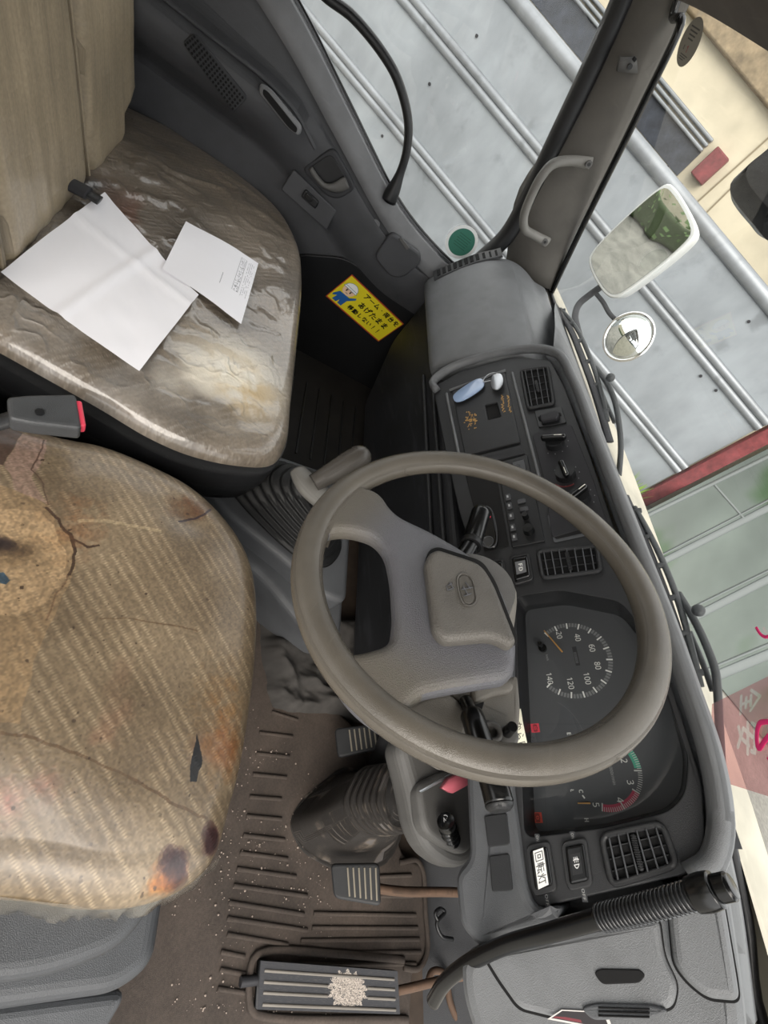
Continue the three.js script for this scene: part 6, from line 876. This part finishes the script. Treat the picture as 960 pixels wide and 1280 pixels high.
// ---------------------------------------------------------------- outside the glass: mirrors, wipers, cowl
{
  const m = thing('wing_mirror', 'large rectangular wing mirror on a bent stay outside the left door', 'mirror', [0, 0, 0]);
  const mp = V(-1.06, 0.87, -0.79), mn = V(0.43, -0.065, 0.89).normalize(), on = (a, b, k = 0) => onPlane(a, b, mp.clone().addScaledVector(mn, k), mn);
  const O = [[738, 326], [744, 312], [822, 238], [834, 232], [843, 238], [868, 284], [866, 296], [784, 364], [770, 371], [758, 366]].map(([a, b]) => on(a, b)), Q = spline(O, 80, true).slice(0, 80), c = Q.reduce((a, p) => a.add(p), V(0, 0, 0)).divideScalar(80);
  obj('housing', loft([Q.map((p) => p.clone().lerp(c, 0.06).addScaledVector(mn, 0.002)), Q.map((p) => p.clone().addScaledVector(mn, 0.006)), Q.map((p) => p.clone().lerp(c, -0.03)), Q.map((p) => p.clone().lerp(c, 0.02).addScaledVector(mn, -0.05)), Q.map((p) => p.clone().lerp(c, 0.3).addScaledVector(mn, -0.075))]), plastic('#c9cccb', { rough: 0.35, grain: 0, dust: false }), m);
  const mirrorShape = Q.map((p) => p.clone().lerp(c, 0.05).addScaledVector(mn, 0.0075)); obj('glass', loft([mirrorShape, mirrorShape.map((p) => p.clone().addScaledVector(mn, -0.002))]), M.mirror, m);
  obj('stay', vtube([on(752, 358, -0.05), on(738, 368, -0.05), on(724, 380, -0.04), on(719, 394, -0.02), on(722, 412, 0.0), on(730, 440, 0.02)].map((p) => p), 0.0125, 40, 12), M.dark, m);
  const r = thing('round_mirror', 'small round convex mirror with bright rim below the rectangular wing mirror', 'mirror', [0, 0, 0]);
  const rc = on(785, 421, 0.0), rr = on(817, 421).distanceTo(rc) * 0.98, q = new THREE.Quaternion().setFromUnitVectors(V(0, 1, 0), V(0.42, 0.12, 0.9).normalize());
  const lens = new THREE.SphereGeometry(rr * 1.25, 48, 20, 0, Math.PI * 2, 0, Math.asin(0.92 / 1.25)).translate(0, -rr * 1.25 * Math.cos(Math.asin(0.92 / 1.25)), 0);
  obj('glass', lens.applyQuaternion(q).translate(rc.x, rc.y, rc.z), M.mirror, r); obj('rim', new THREE.TorusGeometry(rr * 0.95, 0.006, 12, 60).rotateX(Math.PI / 2).applyQuaternion(q).translate(rc.x, rc.y, rc.z), M.chrome, r);
  obj('back', new THREE.SphereGeometry(rr * 0.95, 36, 14, 0, 6.3, Math.PI / 2, Math.PI / 2).scale(1, 0.45, 1).applyQuaternion(q).translate(rc.x, rc.y, rc.z), plastic('#8d8a80', { rough: 0.5 }), r);
  obj('bracket', vtube([on(746, 368, -0.04), on(754, 378, -0.03), on(762, 392, -0.03), on(772, 402, -0.03)], 0.008, 20, 10), M.dark, r);
}
function wiper(label, blade, arm, pivot) {
  const w = thing('wiper', label, 'wiper', [0, 0, 0]), q = (p, o) => onGlass(p[0], p[1], o);
  const B = blade.map((p) => q(p, 0.012)), mk = plastic('#2f3233', { rough: 0.5, grain: 0.0003 });
  obj('blade', vtube(B, () => [0.005, 0.010], 60, 8, false, GN), M.rubber, w);
  const S = spline(B, 40); const off = V(0, 0, 0).copy(GU).multiplyScalar(0.005).addScaledVector(GN, 0.012);
  obj('frame', vtube(S.slice(3, 37).map((p, i) => p.clone().addScaledVector(off, 0.6 + 0.7 * Math.sin(i / 33 * Math.PI))), () => [0.0045, 0.006], 50, 8, false, GN), mk, w);
  for (let i = 0; i < 6; i++) { const p = S[4 + i * 6]; obj('claw', vtube([p.clone().addScaledVector(GN, 0.002), p.clone().addScaledVector(off, 0.8), p.clone().addScaledVector(off, 1.3)], 0.0055, 6, 8), mk, w); }
  arm.forEach((a, i) => obj('arm', vtube(a.map((p) => q(p, 0.036)), i ? 0.0045 : 0.006, 40, 10), mk, w));
  if (pivot) obj('joint', new THREE.SphereGeometry(0.010, 16, 12).translate(...q(pivot, 0.034).toArray()), mk, w);
}
wiper('left wiper lying along the windscreen base below the round mirror', [[692, 380], [712, 410], [728, 448], [745, 495], [762, 552]], [[[745, 460], [758, 478], [768, 500], [774, 532], [776, 560], [773, 600]], [[742, 458], [752, 490], [768, 528]]], [763, 472]);
wiper('right wiper lying along the windscreen base beyond the steering wheel', [[781, 620], [802, 668], [828, 735], [855, 815], [880, 895]], [[[848, 742], [866, 772], [880, 800], [894, 838], [897, 866], [899, 905], [902, 960]], [[862, 790], [878, 828], [891, 864]]], [873, 763]);
{
  const c = new THREE.Group(); c.name = 'trim_5'; c.userData.kind = 'structure'; scene.add(c);
  obj('panel', grid(30, 8, (u, v) => { const x = mix(-0.82, 0.90, u), k = Math.pow(Math.abs((x - 0.04) / 0.86), 2.4); const w = smooth(0.55, 0.8, x) * 0.010; return V(x, mix(0.676, 0.674, v) - w + 0.005 * Math.sin(v * 3.1), mix(-0.468, -0.575, v) + 0.05 * k * v); }), plastic('#b9b3a2', { rough: 0.5, grain: 0 }), c);
  obj('front_panel', grid(20, 4, (u, v) => { const x = mix(-0.82, 0.90, u), k = Math.pow(Math.abs((x - 0.04) / 0.86), 2.4); const w = smooth(0.55, 0.8, x) * 0.010; return V(x, mix(0.674 - w, -0.3, v), -0.575 - 0.05 * Math.sqrt(v) + 0.05 * k); }), plastic('#b9b3a2', { rough: 0.5, grain: 0 }), c);
}
{ // writing on the windscreen: a red translucent notice seen from behind, and pink marker strokes
  const q = [[886, 972], [890, 880], [975, 838], [975, 1000]].map(([a, b]) => onGlass(a, b, -0.003));
  const t = canvasTex(512, 512, (g, w, h) => { g.fillStyle = '#e3b9ba'; g.fillRect(0, 0, w, h); g.translate(w, 0); g.scale(-1, 1); writeJ(g, '全', 20, 120, 170, 20, '#efe6e4'); writeJ(g, '安', 210, 130, 170, 20, '#efe6e4'); });
  tag(obj('window_notice', grid(1, 1, (u, v) => bil(q[0], q[1], q[2], q[3], u, v)), new THREE.MeshPhysicalMaterial({ map: t, transmission: 0.85, thickness: 0, roughness: 0.2, side: THREE.DoubleSide }), scene, true), 'faded red notice with white outline characters stuck on the windscreen', 'notice');
  const mk = new THREE.MeshStandardMaterial({ color: '#ef2f78', roughness: 0.5 });
  const line = (pts, r) => vtube(pts.map(([a, b]) => onGlass(a, b, -0.005)), () => [r, 0.0008], 40, 6, false, GN);
  const g = thing('marker_writing', 'bright pink marker strokes written on the windscreen at the right edge', 'writing', [0, 0, 0]);
  obj('stroke', line([[945, 784], [950, 792], [956, 796], [966, 794]], 0.0022), mk, g); obj('stroke', line([[962, 902], [950, 904], [946, 918], [948, 936], [956, 926], [966, 914]], 0.0032), mk, g); obj('stroke', line([[960, 950], [968, 946], [976, 950]], 0.003), mk, g);
}

renderer.render(scene, camera);
